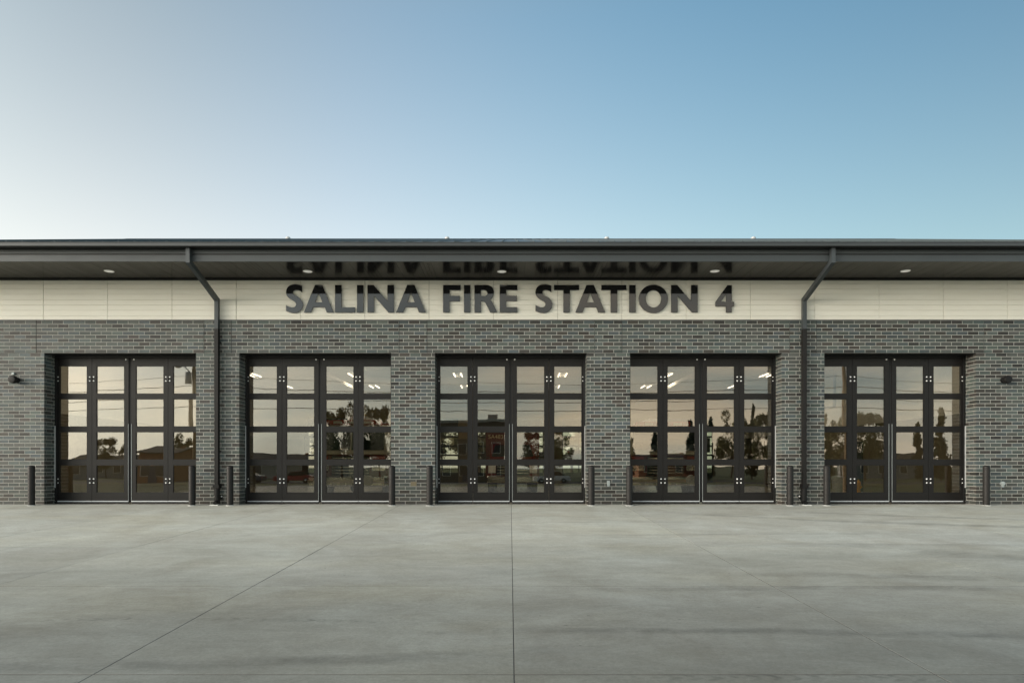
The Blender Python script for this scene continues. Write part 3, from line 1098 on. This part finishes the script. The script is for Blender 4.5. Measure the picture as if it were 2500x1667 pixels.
BOL = [(-13.29, 'left of the leftmost bay door'), (-8.83, 'at the right jamb of the leftmost bay door'), (-7.777, 'by a downspout left of the second bay door from the left'),
       (-3.28, 'at the right jamb of the second bay door from the left'), (-2.235, 'at the left jamb of the centre bay door'), (2.255, 'at the right jamb of the centre bay door'),
       (3.31, 'at the left jamb of the second bay door from the right'), (7.77, 'right of the second bay door from the right, by a downspout'), (8.79, 'at the left jamb of the rightmost bay door'), (13.22, 'right of the rightmost bay door')]
bpost = MB().lathe([(.088, -.05), (.088, 1.055), (.086, 1.064)], n=28).mesh('post', M['bollard'], True)
bcap = MB().lathe([(.0905, 1.040), (.0905, 1.062), (.084, 1.085), (.060, 1.103), (.030, 1.110), (.004, 1.112)], n=28).mesh('domed_cap', M['bollard'], True)
bring = MB().lathe([(.115, -.02), (.112, .006), (.092, .012)], n=28).mesh('base_grout', M['splash'], True)
for x, w in BOL:
    r = empty('bollard', (x, -.30, -.30 * SLOPE))
    tag(r, 'dark bronze bollard ' + w, 'bollard', 'bollards guarding the bay doors')
    link('post', bpost, r)
    link('domed_cap', bcap, r)
    link('base_grout', bring, r)

for s, w in ((-1, 'left of the leftmost bay door'), (1, 'right of the rightmost bay door')):
    r = empty('wall_light', (s * 13.90, 0, 3.50))
    tag(r, 'black cylindrical wall light on the brick ' + w, 'wall light', 'wall lights at the ends of the facade')
    MB().lathe([(.085, -.004), (.085, -.030), (.060, -.045)], axis='y', n=24).build('wall_plate', M['cast'], r, smooth=True)
    MB().tube((0, -.03, 0), (0, -.12, 0), .035, n=12).build('arm', M['cast'], r)
    MB().lathe([(.04, -.07), (.09, -.08), (.106, -.11), (.106, -.215), (.095, -.235), (.08, -.238)], axis='y', n=28).build('housing', M['cast'], r, smooth=True)
    if s < 0:
        MB().box(-.13, -.06, -.05, -.002, .15, .215).build('photocell', M['box_grey'], r, bevel=.006)

DL = ['leftmost', 'second from the left', 'middle', 'second from the right', 'rightmost']
for (x, y), w in zip(((-10.84, -.80), (-5.48, -.78), (-.23, -.76), (5.53, -.80), (10.67, -.82)), DL):
    r = empty('soffit_downlight', (x, y, ZS))
    tag(r, 'round white recessed downlight in the dark soffit, %s of five' % w, 'downlight', 'recessed lights in the soffit')
    MB().lathe([(.128, -.001), (.128, -.008), (.112, -.010)], n=28).build('trim_ring', M['lens'], r, smooth=True)
    MB().lathe([(.110, -.0105), (.110, -.0125)], n=28).build('lens', M['lens_lit'], r)

VT = ['leftmost', 'second from the left', 'second from the right', 'rightmost']
for x, w in zip((-10.56, -3.0, 4.59, 11.56), VT):
    r = empty('roof_vent', (x, RY + .45, RZ - .45 * S))
    tag(r, 'small bright metal vent cap on the roof ridge, %s of four' % w, 'roof vent', 'vent caps along the ridge')
    MB().tube((0, 0, -.1), (0, 0, .34), .07, n=16).build('pipe', M['galv'], r, smooth=True)
    MB().lathe([(.115, .30), (.118, .36), (.100, .40), (.05, .425), (.01, .43)], n=20).build('cap', M['galv'], r, smooth=True)

r = empty('hose_box', (-2.72, 0, .585))
tag(r, 'small bronze framed wall box low on the pier left of the centre door', 'wall box')
MB().box(-.085, .085, -.020, .0, -.065, .065).build('frame', M['box_bronze'], r, bevel=.004)
MB().box(-.066, .066, -.024, -.0205, -.047, .047).build('cover', M['brown'], r, bevel=.002)
for dx in (-.025, .025):
    MB().lathe([(.012, -.024), (.012, -.034), (.006, -.036)], (dx, 0, 0), axis='y', n=10).build('latch', M['box_bronze'], r)
r = empty('outlet_cover', (2.765, 0, .60))
tag(r, 'grey weatherproof outlet cover low on the pier right of the centre door', 'outlet cover')
MB().box(-.042, .042, -.055, .0, -.062, .075).build('hood', M['box_grey'], r, bevel=.012)
MB().box(-.032, .032, -.045, -.004, -.095, -.063).build('base', M['box_grey'], r, bevel=.004)
r = empty('hydrant_cover', (13.86, 0, .575))
tag(r, 'rounded grey wall hydrant cover low on the brick right of the rightmost door', 'wall hydrant')
MB().lathe([(.058, -.002), (.060, -.05), (.052, -.075), (.02, -.085)], (0, 0, .02), axis='y', n=18).build('dome', M['box_grey'], r, smooth=True)
MB().box(-.034, .034, -.06, -.002, -.085, -.02).build('spout_box', M['box_grey'], r, bevel=.008)

# ------------------------------------------------------------------ inside the bays
RN = ['leftmost', 'second from left', 'middle', 'second from right', 'rightmost']
rp_me = {}
for i, b in enumerate(BAYS):
    r = empty('sectional_door', (b, HY, 0))
    tag(r, 'black full-view sectional rear door seen through the bays, %s of five' % RN[i], 'rear door', 'sectional doors in the rear wall')
    fr = MB()
    H = OH - .1
    ns, nc = 7, 4
    sh, cw = H / ns, 2 * HW / nc
    for q in range(ns + 1):
        z = q * sh
        fr.box(-HW, HW, .06, .11, max(0, z - .055), min(H, z + .055))
    for q in range(nc + 1):
        x = -HW + q * cw
        fr.box(max(-HW, x - .045), min(HW, x + .045), .064, .106, .06, H - .06)
    fr.box(-HW + .05, HW - .05, .075, .10, 0, sh * .9)
    fr.box(-HW + .05, HW - .05, .076, .10, H - sh, H - .06)
    fr.build('frame_grid', M['black'], r)
    if 'p' not in rp_me:
        rp_me['p'] = MB().box(-cw / 2 + .04, cw / 2 - .04, -.003, .003, -sh / 2 + .05, sh / 2 - .05).mesh('pane', M['rearglass'])
    for q in range(1, ns - 1):
        for c_ in range(nc):
            o = link('pane', rp_me['p'], r)
            o.location = (-HW + (c_ + .5) * cw, .085, (q + .5) * sh)

lt_h = MB().box(-.22, .22, -.62, .62, .045, .10).mesh('housing', M['galv'])
lt_t = MB().tube((0, -.60, 0), (0, .60, 0), .016, n=8).mesh('lamp_tube', M['tube'])
lx = (-12.3, -7.45, -2.5, 2.5, 7.45, 12.3)
ly = (5.0, 13.4, 18.2)
ln = {0: 'leftmost row', 1: 'second row from left', 2: 'row left of middle', 3: 'row right of middle', 4: 'second row from right', 5: 'rightmost row'}
ld = {0: 'near the front doors', 1: 'halfway back', 2: 'towards the rear wall'}
for a, x in enumerate(lx):
    for b, y in enumerate(ly):
        r = empty('strip_light', (x, y, 5.42))
        tag(r, 'lit twin-tube strip light inside the hall, %s, %s' % (ln[a], ld[b]), 'strip light', 'strip lights in the vehicle hall')
        link('housing', lt_h, r)
        for s in (-.17, .17):
            o = link('lamp_tube', lt_t, r)
            o.location = (s, 0, 0)
        MB().tube((0, 0, .09), (0, 0, .58), .01, n=6).build('hanger', M['galv'], r)
        if b < 2:                                       # light thrown down by the lit tubes
            al = bpy.data.lights.new('tube_glow', 'AREA')
            al.shape, al.size, al.size_y = 'RECTANGLE', .4, 1.2
            al.energy = 34
            al.color = (1, .90, .74)
            ao = link('tube_glow', al, r)
            ao.location = (0, 0, -.03)


def wheel(root, x, y, rad=.52, w=.30):
    s = 1 if x > 0 else -1
    tyre = MB().lathe([(rad * .62, -w / 2), (rad * .92, -w / 2), (rad, -w / 3), (rad, w / 3), (rad * .92, w / 2), (rad * .62, w / 2)], axis='x', n=28).build('wheel', M['rubber'], root, smooth=True, loc=(x, y, rad))
    MB().lathe([(rad * .60, s * (w / 2 - .06)), (rad * .56, s * (w / 2 - .02)), (rad * .25, s * (w / 2 + .01)), (rad * .10, s * (w / 2 + .05))], axis='x', n=20).build('rim', M['chrome'], tyre, smooth=True)


def fire_engine(x, y, label, band):
    """front of the cab at y, facing the viewer (-y)"""
    r = empty('fire_engine', (x, y, 0))
    tag(r, label, 'fire engine', 'fire engines parked in the bays')
    low = [(0, .62), (.0, 1.46), (1.9, 1.46), (1.9, .45), (1.55, .45), (1.40, .95), (.75, .95), (.55, .45), (.05, .45)]
    MB().prism(low, 'x', -1.22, 1.22).build('cab_body', M['red'], r, bevel=.05)
    up = [(.02, 1.462), (.05, 1.60), (.22, 2.36), (.36, 2.46), (1.9, 2.50), (1.9, 1.462)]
    cab = MB().prism(up, 'x', -1.22, 1.22).build('cab_cabin', M['white'], r, bevel=.05)
    for s in (-1, 1):
        a, b = sorted((s * .035, s * 1.10))
        m = MB().add([(a, -.012, 1.62), (b, -.012, 1.62), (b, .155, 2.30), (a, .155, 2.30), (a, .012, 1.615), (b, .012, 1.615), (b, .18, 2.295), (a, .18, 2.295)],
                     [(0, 1, 2, 3), (4, 7, 6, 5), (0, 4, 5, 1), (1, 5, 6, 2), (2, 6, 7, 3), (3, 7, 4, 0)])
        m.build('windshield', M['darkglass'], cab, bevel=.0)
        MB().tube((s * .25, -.02, 1.56), (s * .80, .02, 1.86), .012, n=6).build('wiper', M['black'], cab)
        a, b = sorted((s * 1.221, s * 1.235))
        MB().box(a, b, .45, 1.0, 1.62, 2.25).build('door_window', M['darkglass'], cab)
        # mirror on two arms
        mr = MB().box(min(s * 1.34, s * 1.52), max(s * 1.34, s * 1.52), -.10, -.02, 1.55, 2.05).build('mirror', M['black'], r, bevel=.02)
        m = MB().tube((s * 1.2, .06, 2.15), (s * 1.43, -.06, 2.04), .018, n=8)
        m.tube((s * 1.2, .0, 1.50), (s * 1.43, -.06, 1.56), .018, n=8)
        m.build('mirror_arm', M['chrome'], mr)
        MB().box(min(s * .72, s * 1.16), max(s * .72, s * 1.16), -.03, .02, .92, 1.26).build('headlight_bezel', M['chrome'], r, bevel=.01)
        for q in (.83, 1.05):
            MB().lathe([(.085, -.032), (.080, -.05), (.03, -.06)], (s * q, 0, 1.09), axis='y', n=16).build('headlight', M['headlight'], r, smooth=True)
        MB().box(min(s * .74, s * 1.14), max(s * .74, s * 1.14), -.035, -.005, 1.28, 1.40).build('warning_light', M['redlens'], r, bevel=.01)
        wheel(r, s * 1.08, 1.10)
        wheel(r, s * 1.08, 5.6)
    gr = MB().box(-.62, .62, -.025, .01, .78, 1.42).build('grille', M['black'], r)
    for q in range(6):
        MB().box(-.60, .60, -.045, -.026, .83 + q * .10, .865 + q * .10).build('grille_bar', M['chrome'], gr)
    bp = MB().box(-1.24, 1.24, -.62, .02, .42, .76).build('bumper', M['chrome'], r, bevel=.04)
    MB().box(-1.245, 1.245, -.630, -.621, .54, .64).build('bumper_band', band, bp)
    MB().lathe([(.17, -.62), (.16, -.70), (.05, -.74)], (.72, 0, .62), axis='y', n=20).build('siren', M['galv'], bp, smooth=True)
    for q in range(5):
        MB().box(-.95 + q * .25, -.80 + q * .25, -.655, -.632, .45, .53).build('tow_plate', M['galv'], bp)
    lb = MB().box(-.95, .95, .30, .60, 2.475, 2.63).build('light_bar', M['redlens'], r, bevel=.03)
    for q in (-.5, 0, .5):
        MB().box(q - .14, q + .14, .288, .299, 2.50, 2.60).build('light_module', M['headlight'], lb)
    MB().prism([(1.95, .55), (1.95, 2.62), (7.4, 2.62), (7.4, .55)], 'x', -1.24, 1.24).build('pump_body', M['red'], r, bevel=.03)
    MB().box(-.32, .32, 1.0, 7.6, 2.66, 2.80).build('ladder_rack', M['galv'], r)
    return r


fire_engine(-5.30, 3.4, 'fire engine with split windshield and white cab behind the second bay door from left', M['white'])
fire_engine(5.35, 4.3, 'fire engine with broad chrome bumper behind the second bay door from right', M['tan'])


def ambulance(x, y):
    r = empty('rescue_truck', (x, y, 0))
    tag(r, 'dark red box-bodied rescue truck with pickup cab behind the centre bay door', 'rescue truck')
    hood = [(0, .55), (0, 1.18), (.25, 1.28), (1.25, 1.42), (1.25, .50), (1.15, .50), (1.0, .92), (.45, .92), (.3, .50)]
    MB().prism(hood, 'x', -1.0, 1.0).build('hood', M['red'], r, bevel=.05)
    cabp = [(1.25, .5), (1.25, 1.42), (1.85, 2.02), (2.9, 2.06), (2.9, .5)]
    c = MB().prism(cabp, 'x', -.98, .98).build('cab', M['red'], r, bevel=.05)
    MB().add([(-.88, 1.29, 1.485), (.88, 1.29, 1.485), (.74, 1.80, 1.99), (-.74, 1.80, 1.99), (-.88, 1.33, 1.45), (.88, 1.33, 1.45), (.74, 1.84, 1.96), (-.74, 1.84, 1.96)],
             [(0, 1, 2, 3), (4, 7, 6, 5), (0, 4, 5, 1), (1, 5, 6, 2), (2, 6, 7, 3), (3, 7, 4, 0)]).build('windshield', M['darkglass'], c)
    MB().prism([(2.95, .55), (2.95, 2.80), (3.02, 2.86), (7.4, 2.86), (7.4, .55)], 'x', -1.2, 1.2).build('box_body', M['red'], r, bevel=.03)
    MB().box(-1.15, 1.15, 2.90, 2.944, 2.58, 2.80).build('light_rail', M['black'], r)
    for q in (-.9, -.3, .3, .9):
        MB().box(q - .12, q + .12, 2.885, 2.899, 2.62, 2.76).build('warning_light', M['redlens'], r)
    g = MB().box(-.66, .66, -.02, .0, .72, 1.14).build('grille', M['black'], r, bevel=.01)
    for q in range(3):
        MB().box(-.62, .62, -.035, -.021, .78 + q * .12, .82 + q * .12).build('grille_bar', M['chrome'], g)
    MB().box(-1.02, 1.02, -.25, .0, .42, .68).build('bumper', M['chrome'], r, bevel=.04)
    for s in (-1, 1):
        MB().box(min(s * .68, s * .98), max(s * .68, s * .98), -.02, .05, .80, 1.12).build('headlight', M['headlight'], r, bevel=.02)
        MB().box(min(s * 1.12, s * 1.34), max(s * 1.12, s * 1.34), 1.35, 1.45, 1.30, 1.68).build('mirror', M['black'], r, bevel=.02)
        MB().tube((s * .95, 1.5, 1.45), (s * 1.15, 1.42, 1.45), .02, n=8).build('mirror_arm', M['black'], r)
        wheel(r, s * .88, .75, .42, .26)
        wheel(r, s * .92, 5.3, .42, .40)
    # unit number on the front of the box
    tx = bpy.data.curves.new('unit_number', 'FONT')
    tx.body = 'SA483'
    tx.size = .26
    tx.extrude = .002
    tmp = bpy.data.objects.new('tmp', tx)
    col.objects.link(tmp)
    me = bpy.data.meshes.new_from_object(tmp.evaluated_get(bpy.context.evaluated_depsgraph_get()))
    bpy.data.objects.remove(tmp)
    me.transform(Matrix.Rotation(R(90), 4, 'X'))
    me.materials.clear()
    me.materials.append(M['gold'])
    o = link('unit_number', me, r)
    o.location = (-1.08, 2.946, 2.30)
    return r


ambulance(.10, 8.2)

r = empty('trash_barrel', (13.45, 8.8, 0))
tag(r, 'pale grey ribbed barrel on the hall floor behind the rightmost bay door', 'barrel')
MB().lathe([(.16, .0), (.19, .02), (.22, .52), (.235, .53), (.235, .60), (.22, .61)], n=24).build('drum', M['galv'], r, smooth=True)
MB().lathe([(.24, .60), (.245, .64), (.20, .67), (.03, .69)], n=24).build('lid', M['box_grey'], r, smooth=True)
r = empty('yellow_hydrant', (14.2, 8.6, 0))
tag(r, 'small yellow fire hydrant standing inside the rightmost bay', 'hydrant')
MB().lathe([(.11, 0), (.11, .04), (.075, .05), (.075, .32), (.10, .33), (.10, .37)], n=18).build('barrel', M['yellow'], r, smooth=True)
MB().lathe([(.095, .37), (.09, .43), (.06, .48), (.025, .50), (.025, .53), (.005, .535)], n=18).build('bonnet', M['yellow'], r, smooth=True)
for s in (-1, 1):
    MB().tube((s * .05, 0, .24), (s * .15, 0, .24), .045, n=12).build('nozzle', M['yellow'], r, smooth=True)
MB().tube((0, -.05, .22), (0, -.14, .22), .06, n=14).build('nozzle', M['yellow'], r, smooth=True)

# ------------------------------------------------------------------ across the street: what the glass mirrors
GL = 2 * YG - CAM_Y                     # depth of a mirrored point at world y=0


def mirrored(px, L):
    """world x, y of something seen in the door glass at column px, L metres along the mirrored line of sight"""
    return (px - 1245.6) / 1667.0 * L, CAM_Y + 0 * L + (2 * (YG - CAM_Y) - L)


def crown_deciduous(seed, n=7000):
    q = np.random.default_rng(seed)
    lumps = []
    for k in range(34):
        a, h = q.uniform(0, 6.28), q.uniform(.30, .90)
        rr = .40 * math.sqrt(max(.02, 1 - ((h - .56) / .40) ** 2)) * math.sqrt(q.uniform(.15, 1))
        lumps.append((rr * math.cos(a), rr * math.sin(a), h, q.uniform(.08, .14)))
    vs, fs = [], []
    for k in range(n):
        cx, cy, cz, cr = lumps[q.integers(len(lumps))]
        d = q.normal(size=3); d /= np.linalg.norm(d)
        c = np.array([cx, cy, cz]) + d * cr * q.uniform(.55, 1.08) * np.array([1, 1, .8])
        leaf(vs, fs, q, c, q.uniform(.022, .046))
    return vs, fs


def leaf(vs, fs, q, c, s):
    a = q.normal(size=3); a /= np.linalg.norm(a)
    b = np.cross(a, q.normal(size=3)); b /= np.linalg.norm(b) + 1e-9
    n = len(vs)
    vs += [tuple(c - a * s * .5), tuple(c + b * s * .32), tuple(c + a * s * .5), tuple(c - b * s * .32)]
    fs.append((n, n + 1, n + 2, n + 3))


def crown_conifer(seed, n=6000):
    q = np.random.default_rng(seed)
    vs, fs = [], []
    br = []
    for k in range(80):
        h = q.uniform(.08, .97)
        br.append((h, q.uniform(0, 6.28), (1.02 - h) * q.uniform(.16, .30) + .02))
    for k in range(n):
        h, a, ln_ = br[q.integers(len(br))]
        t_ = q.uniform(.1, 1.0)
        c = np.array([math.cos(a) * ln_ * t_, math.sin(a) * ln_ * t_, h - .10 * t_ * ln_ + q.normal() * .012])
        c += q.normal(size=3) * .016
        leaf(vs, fs, q, c, q.uniform(.030, .060))
    return vs, fs


CROWN = {}
for kind, fn, mt in (('round', crown_deciduous, 'leaf_a'), ('loose', crown_deciduous, 'leaf_b'), ('conifer', crown_conifer, 'leaf_c')):
    for v in range(2):
        vs, fs = fn(11 + v + 5 * len(kind))
        CROWN[kind, v] = MB().add(vs, fs, (.1, .1, .1)).mesh('crown', M[mt])
TRUNK = {}
for kind, hgt in (('round', .55), ('loose', .55), ('conifer', .93)):
    m = MB()
    m.tube((0, 0, -.01), (0, 0, .16), .026, .020, 8)
    m.tube((0, 0, .16), (.004, .004, hgt), .020, .006, 8)
    for k in range(5):
        a = k * 2.4
        z = .2 + k * .06
        m.tube((0, 0, z), (math.cos(a) * .2, math.sin(a) * .2, z + (.18 if kind != 'conifer' else -.02)), .009, .003, 5)
    TRUNK[kind] = m.mesh('trunk', M['bark'])


def tree(px, top_py, hw_px, kind, v, L, label, group='trees across the street'):
    x, y = mirrored(px, L)
    zg = ZB - .09
    h = CAM_Z + (1136 - top_py) / 1667.0 * L - zg
    w = hw_px / 1667.0 * L * (1.0 if kind == 'conifer' else 1.55)
    r = empty('conifer_tree' if kind == 'conifer' else 'broadleaf_tree', (x, y, zg))
    tag(r, label, 'tree', group)
    wid = w / (.27 if kind == 'conifer' else .50)
    for nm, me in (('crown', CROWN[kind, v]), ('trunk', TRUNK[kind])):
        o = link(nm, me, r)
        o.scale = (wid, wid, h)
    r.rotation_euler = (0, 0, rnd.uniform(0, 6.28))
    return r


TREES = [
    (257, 1062, 24, 'round', 0, 100, 'round green tree behind the grey roof mirrored in the leftmost door'),
    (302, 1082, 17, 'loose', 1, 108, 'low loose tree right of the round one mirrored in the leftmost door'),
    (440, 1050, 24, 'round', 1, 110, 'dark tree beside the utility pole mirrored in the leftmost door'),
    (796, 992, 24, 'loose', 0, 104, 'olive tree at the left edge of the grove mirrored in the second door'),
    (838, 976, 34, 'round', 1, 100, 'tallest humped tree of the grove mirrored in the second door'),
    (885, 985, 26, 'loose', 1, 108, 'pale loose tree in the grove mirrored above the white cab'),
    (925, 980, 30, 'round', 0, 102, 'broad dark tree at the right end of the grove in the second door'),
    (1300, 1042, 30, 'loose', 0, 125, 'loose tree far behind the flat building mirrored in the centre door'),
    (1360, 1030, 30, 'round', 0, 120, 'broad tree mirrored in the right leaf of the centre door'),
    (1541, 1066, 16, 'conifer', 0, 92, 'slim black pine at the left edge of the second door from right'),
    (1598, 1052, 24, 'conifer', 1, 95, 'dark pine with wide skirts mirrored in the second door from right'),
    (1688, 1022, 26, 'conifer', 0, 96, 'tall ragged pine left of the fold in the second door from right'),
    (1733, 1016, 18, 'conifer', 1, 90, 'narrow black pine right of the fold in the second door from right'),
    (1790, 998, 34, 'loose', 1, 104, 'broad pale tree behind the pines mirrored in the second door from right'),
    (1832, 986, 18, 'conifer', 0, 108, 'pointed conifer rising above the pale trees in the second door from right'),
    (1868, 996, 26, 'loose', 0, 100, 'pale tree at the right edge of the second door from right'),
    (2016, 1004, 18, 'conifer', 1, 95, 'dark conifer at the left edge of the rightmost door'),
    (2052, 1008, 30, 'loose', 1, 104, 'tawny broad tree mirrored in the left leaf of the rightmost door'),
    (2118, 994, 34, 'round', 0, 98, 'wide peaked tree mirrored in the second leaf of the rightmost door'),
    (2245, 1028, 20, 'conifer', 0, 92, 'ragged pine mirrored in the third leaf of the rightmost door'),
    (2292, 992, 26, 'conifer', 1, 90, 'tall dense conifer mirrored in the last leaf of the rightmost door'),
    (2430, 985, 40, 'round', 1, 96, 'big round tree across the street beyond the rightmost door')]
for a in TREES:
    tree(*a)
for x, y, h, w, kind, v, lab in ((-9, 52, 8, 5, 'round', 0, 'round tree behind the station seen through the rear door left of middle'), (-3.6, 60, 9, 6, 'loose', 1, 'loose tree behind the station seen through the middle rear door'),
                                 (8.5, 75, 6.5, 6, 'round', 1, 'distant low tree behind the station seen through the rear door right of middle'), (-18, 58, 9, 7, 'loose', 0, 'pale tree behind the station at the far left')):
    r = empty('broadleaf_tree', (x, y, -.1))
    tag(r, lab, 'tree', 'trees behind the station')
    for nm, me in (('crown', CROWN[kind, v]), ('trunk', TRUNK[kind])):
        o = link(nm, me, r)
        o.scale = (w * 1.6, w * 1.6, h)


def house(px, L, w, d, hw, hr, wall, label, flat=False, nwin=3, storeys=1):
    x, y = mirrored(px, L)
    r = empty('flat_roofed_building' if flat else 'gabled_house', (x, y - d / 2, ZB - .1))
    tag(r, label, 'building' if flat else 'house')
    MB().box(-w / 2, w / 2, -d / 2, d / 2, 0, hw).build('wall', M[wall], r)
    if flat:
        m = MB().box(-w / 2 - .15, w / 2 + .15, -d / 2 - .15, d / 2 + .15, hw, hw + .35)
        m.build('parapet', M['pale_wall'], r)
        MB().box(w * .2, w * .2 + 1.4, -1, .4, hw + .36, hw + 1.3).build('roof_unit', M['grey_wall'], r)
    else:
        e_ = .45
        m = MB().prism([(-d / 2 - e_, hw - .12), (0, hw + hr), (d / 2 + e_, hw - .12), (d / 2 + e_, hw + .02), (0, hw + hr + .16), (-d / 2 - e_, hw + .02)], 'x', -w / 2 - e_, w / 2 + e_)
        rf = m.build('roof', M['shingle'], r)
        for s in (-1, 1):
            MB().prism([(-d / 2, hw), (d / 2, hw), (0, hw + hr - .05)], 'x', s * w / 2 - .06, s * w / 2 + .06).build('gable', M[wall], r)
        MB().box(w * .22, w * .22 + .5, -.3, .2, hw + hr * .4, hw + hr + .35).build('chimney', M['orange_brick'], rf)
    for st_ in range(storeys):
        for k in range(nwin):
            cx = -w / 2 + w * (k + .5) / nwin
            z0 = .95 + st_ * 2.9
            f = MB().box(cx - .62, cx + .62, d / 2 + .002, d / 2 + .06, z0 - .08, z0 + 1.38).build('window', M['white'], r)
            MB().box(cx - .52, cx + .52, d / 2 + .061, d / 2 + .075, z0, z0 + 1.3).build('pane', M['winglass'], f)
    MB().box(-w / 2 + w * .36, -w / 2 + w * .36 + .95, d / 2 + .002, d / 2 + .07, 0, 2.1).build('door', M['car_blue'], r)
    return r


house(240, 104, 9.0, 8, 2.4, 1.1, 'grey_wall', 'grey house with dark gabled roof mirrored in the leftmost door')
house(372, 82, 3.6, 10, 3.6, .8, 'orange_brick', 'narrow orange brick building with pale posts mirrored in the leftmost door', nwin=2)
house(660, 112, 22, 9, 2.6, 1.4, 'pale_wall', 'long low pale house mirrored in the second door from left', nwin=6)
house(1150, 92, 9.2, 9, 8.0, 0, 'tan_stucco', 'two-storey flat-roofed tan building mirrored in the centre door', flat=True, nwin=4, storeys=2)
house(1640, 116, 11, 8, 2.6, 1.3, 'orange_brick', 'low orange house behind the pines mirrored in the second door from right', nwin=4)
house(2180, 118, 12, 8, 2.7, 1.6, 'grey_wall', 'grey house among trees mirrored in the rightmost door', nwin=4)

# utility line along the near side of the street
PY = mirrored(0, 50)[1]
poles = [-52.0, mirrored(471, 50)[0], 14.5, 46.0]
PL = ['utility pole beyond the left end of the driveway', 'weathered utility pole with transformer mirrored at the right edge of the leftmost door', 'utility pole by the driveway right of the camera', 'utility pole far along the street to the right']
for k, x in enumerate(poles):
    if k == 2:
        x = 24.5
        poles[2] = x
    zg = ZB
    r = empty('utility_pole', (x, PY, zg))
    tag(r, PL[k], 'utility pole', 'poles of the street line')
    MB().tube((0, 0, -.1), (0, 0, 11.2), .17, .11, 14).build('pole', M['pole'], r, smooth=True)
    MB().box(-1.2, 1.2, -.06, .06, 10.45, 10.57).build('crossarm', M['pole'], r)
    for q in (-1.05, -.5, .5, 1.05):
        MB().lathe([(.05, 10.57), (.06, 10.62), (.035, 10.68), (.05, 10.72)], (q, 0, 0), n=10).build('insulator', M['galv'], r)
    if k == 1:
        MB().lathe([(.22, 7.9), (.24, 7.95), (.24, 8.75), (.2, 8.82)], (-.42, 0, 0), n=18).build('transformer', M['galv'], r, smooth=True)
        MB().path([(.19, .0, 0), (.19, 0, 3.2), (.12, .02, 3.6)], .045).build('cable_guard', M['galv'], r)
        a = MB().path([(0, .1, 8.6), (-.1, 1.2, 9.0), (-.1, 2.1, 9.0)], .035).build('lamp_arm', M['galv'], r)
        MB().lathe([(.06, 0), (.20, -.08), (.22, -.16), (.10, -.22)], (-.1, 2.2, 9.02), n=14).build('lamp_head', M['galv'], r)
WN = ['lowest', 'second lowest', 'middle', 'second highest', 'highest']
for k, (z, dy, sag) in enumerate(((6.35, .2, .35), (7.15, .2, .55), (7.75, .2, .45), (8.6, -.2, .6), (10.75, .0, .5))):
    pts = []
    for a, b in zip(poles, poles[1:]):
        for q in range(14):
            s = q / 14
            pts.append((a + (b - a) * s, PY + dy, ZB + z - 4 * sag * s * (1 - s)))
    pts.append((poles[-1], PY + dy, ZB + z))
    w = MB().path(pts, .022 if k < 3 else .014, 5).build('power_line', M['wire'])
    tag(w, 'black overhead cable strung along the street, %s of five' % WN[k], 'cable', 'overhead cables')


def car(px, L, paint, label):
    x, y = mirrored(px, L)
    r = empty('parked_car', (x, y, ZB + .02))
    tag(r, label, 'car', 'cars along the street')
    body = [(-2.2, .30), (-2.2, .72), (-2.05, .85), (-1.1, .93), (1.6, .95), (2.1, .88), (2.22, .65), (2.2, .30)]
    MB().prism(body, 'y', -.88, .88).build('body', M[paint], r, bevel=.06)
    gh = [(-1.15, .92), (-.45, 1.42), (.75, 1.45), (1.55, .94)]
    MB().prism(gh, 'y', -.74, .74).build('cabin', M['darkglass'], r, bevel=.04)
    MB().prism([(-.5, 1.41), (-.42, 1.46), (.72, 1.49), (.80, 1.43)], 'y', -.72, .72).build('roof', M[paint], r)
    for a in (-1.35, 1.35):
        for s in (-1, 1):
            tw = MB().lathe([(.20, -.10), (.30, -.10), (.33, -.06), (.33, .06), (.30, .10), (.20, .10)], axis='y', n=20).build('wheel', M['rubber'], r, smooth=True, loc=(a, s * .80, .33))
            MB().lathe([(.20, s * .05), (.17, s * .09), (.05, s * .11)], axis='y', n=14).build('rim', M['chrome'], tw)
    for s in (-1, 1):
        MB().box(-2.22, -2.18, s * .62 - .16, s * .62 + .16, .60, .74).build('headlight', M['headlight'], r)
        MB().box(2.18, 2.24, s * .62 - .16, s * .62 + .16, .64, .78).build('tail_light', M['redlens'], r)
    return r


car(722, 79, 'car_red', 'red car on the street mirrored in the second door from left')
car(600, 79, 'car_blue', 'dark blue car on the street mirrored at the left edge of the second door')
car(1350, 80, 'car_white', 'white car on the street mirrored in the centre door')
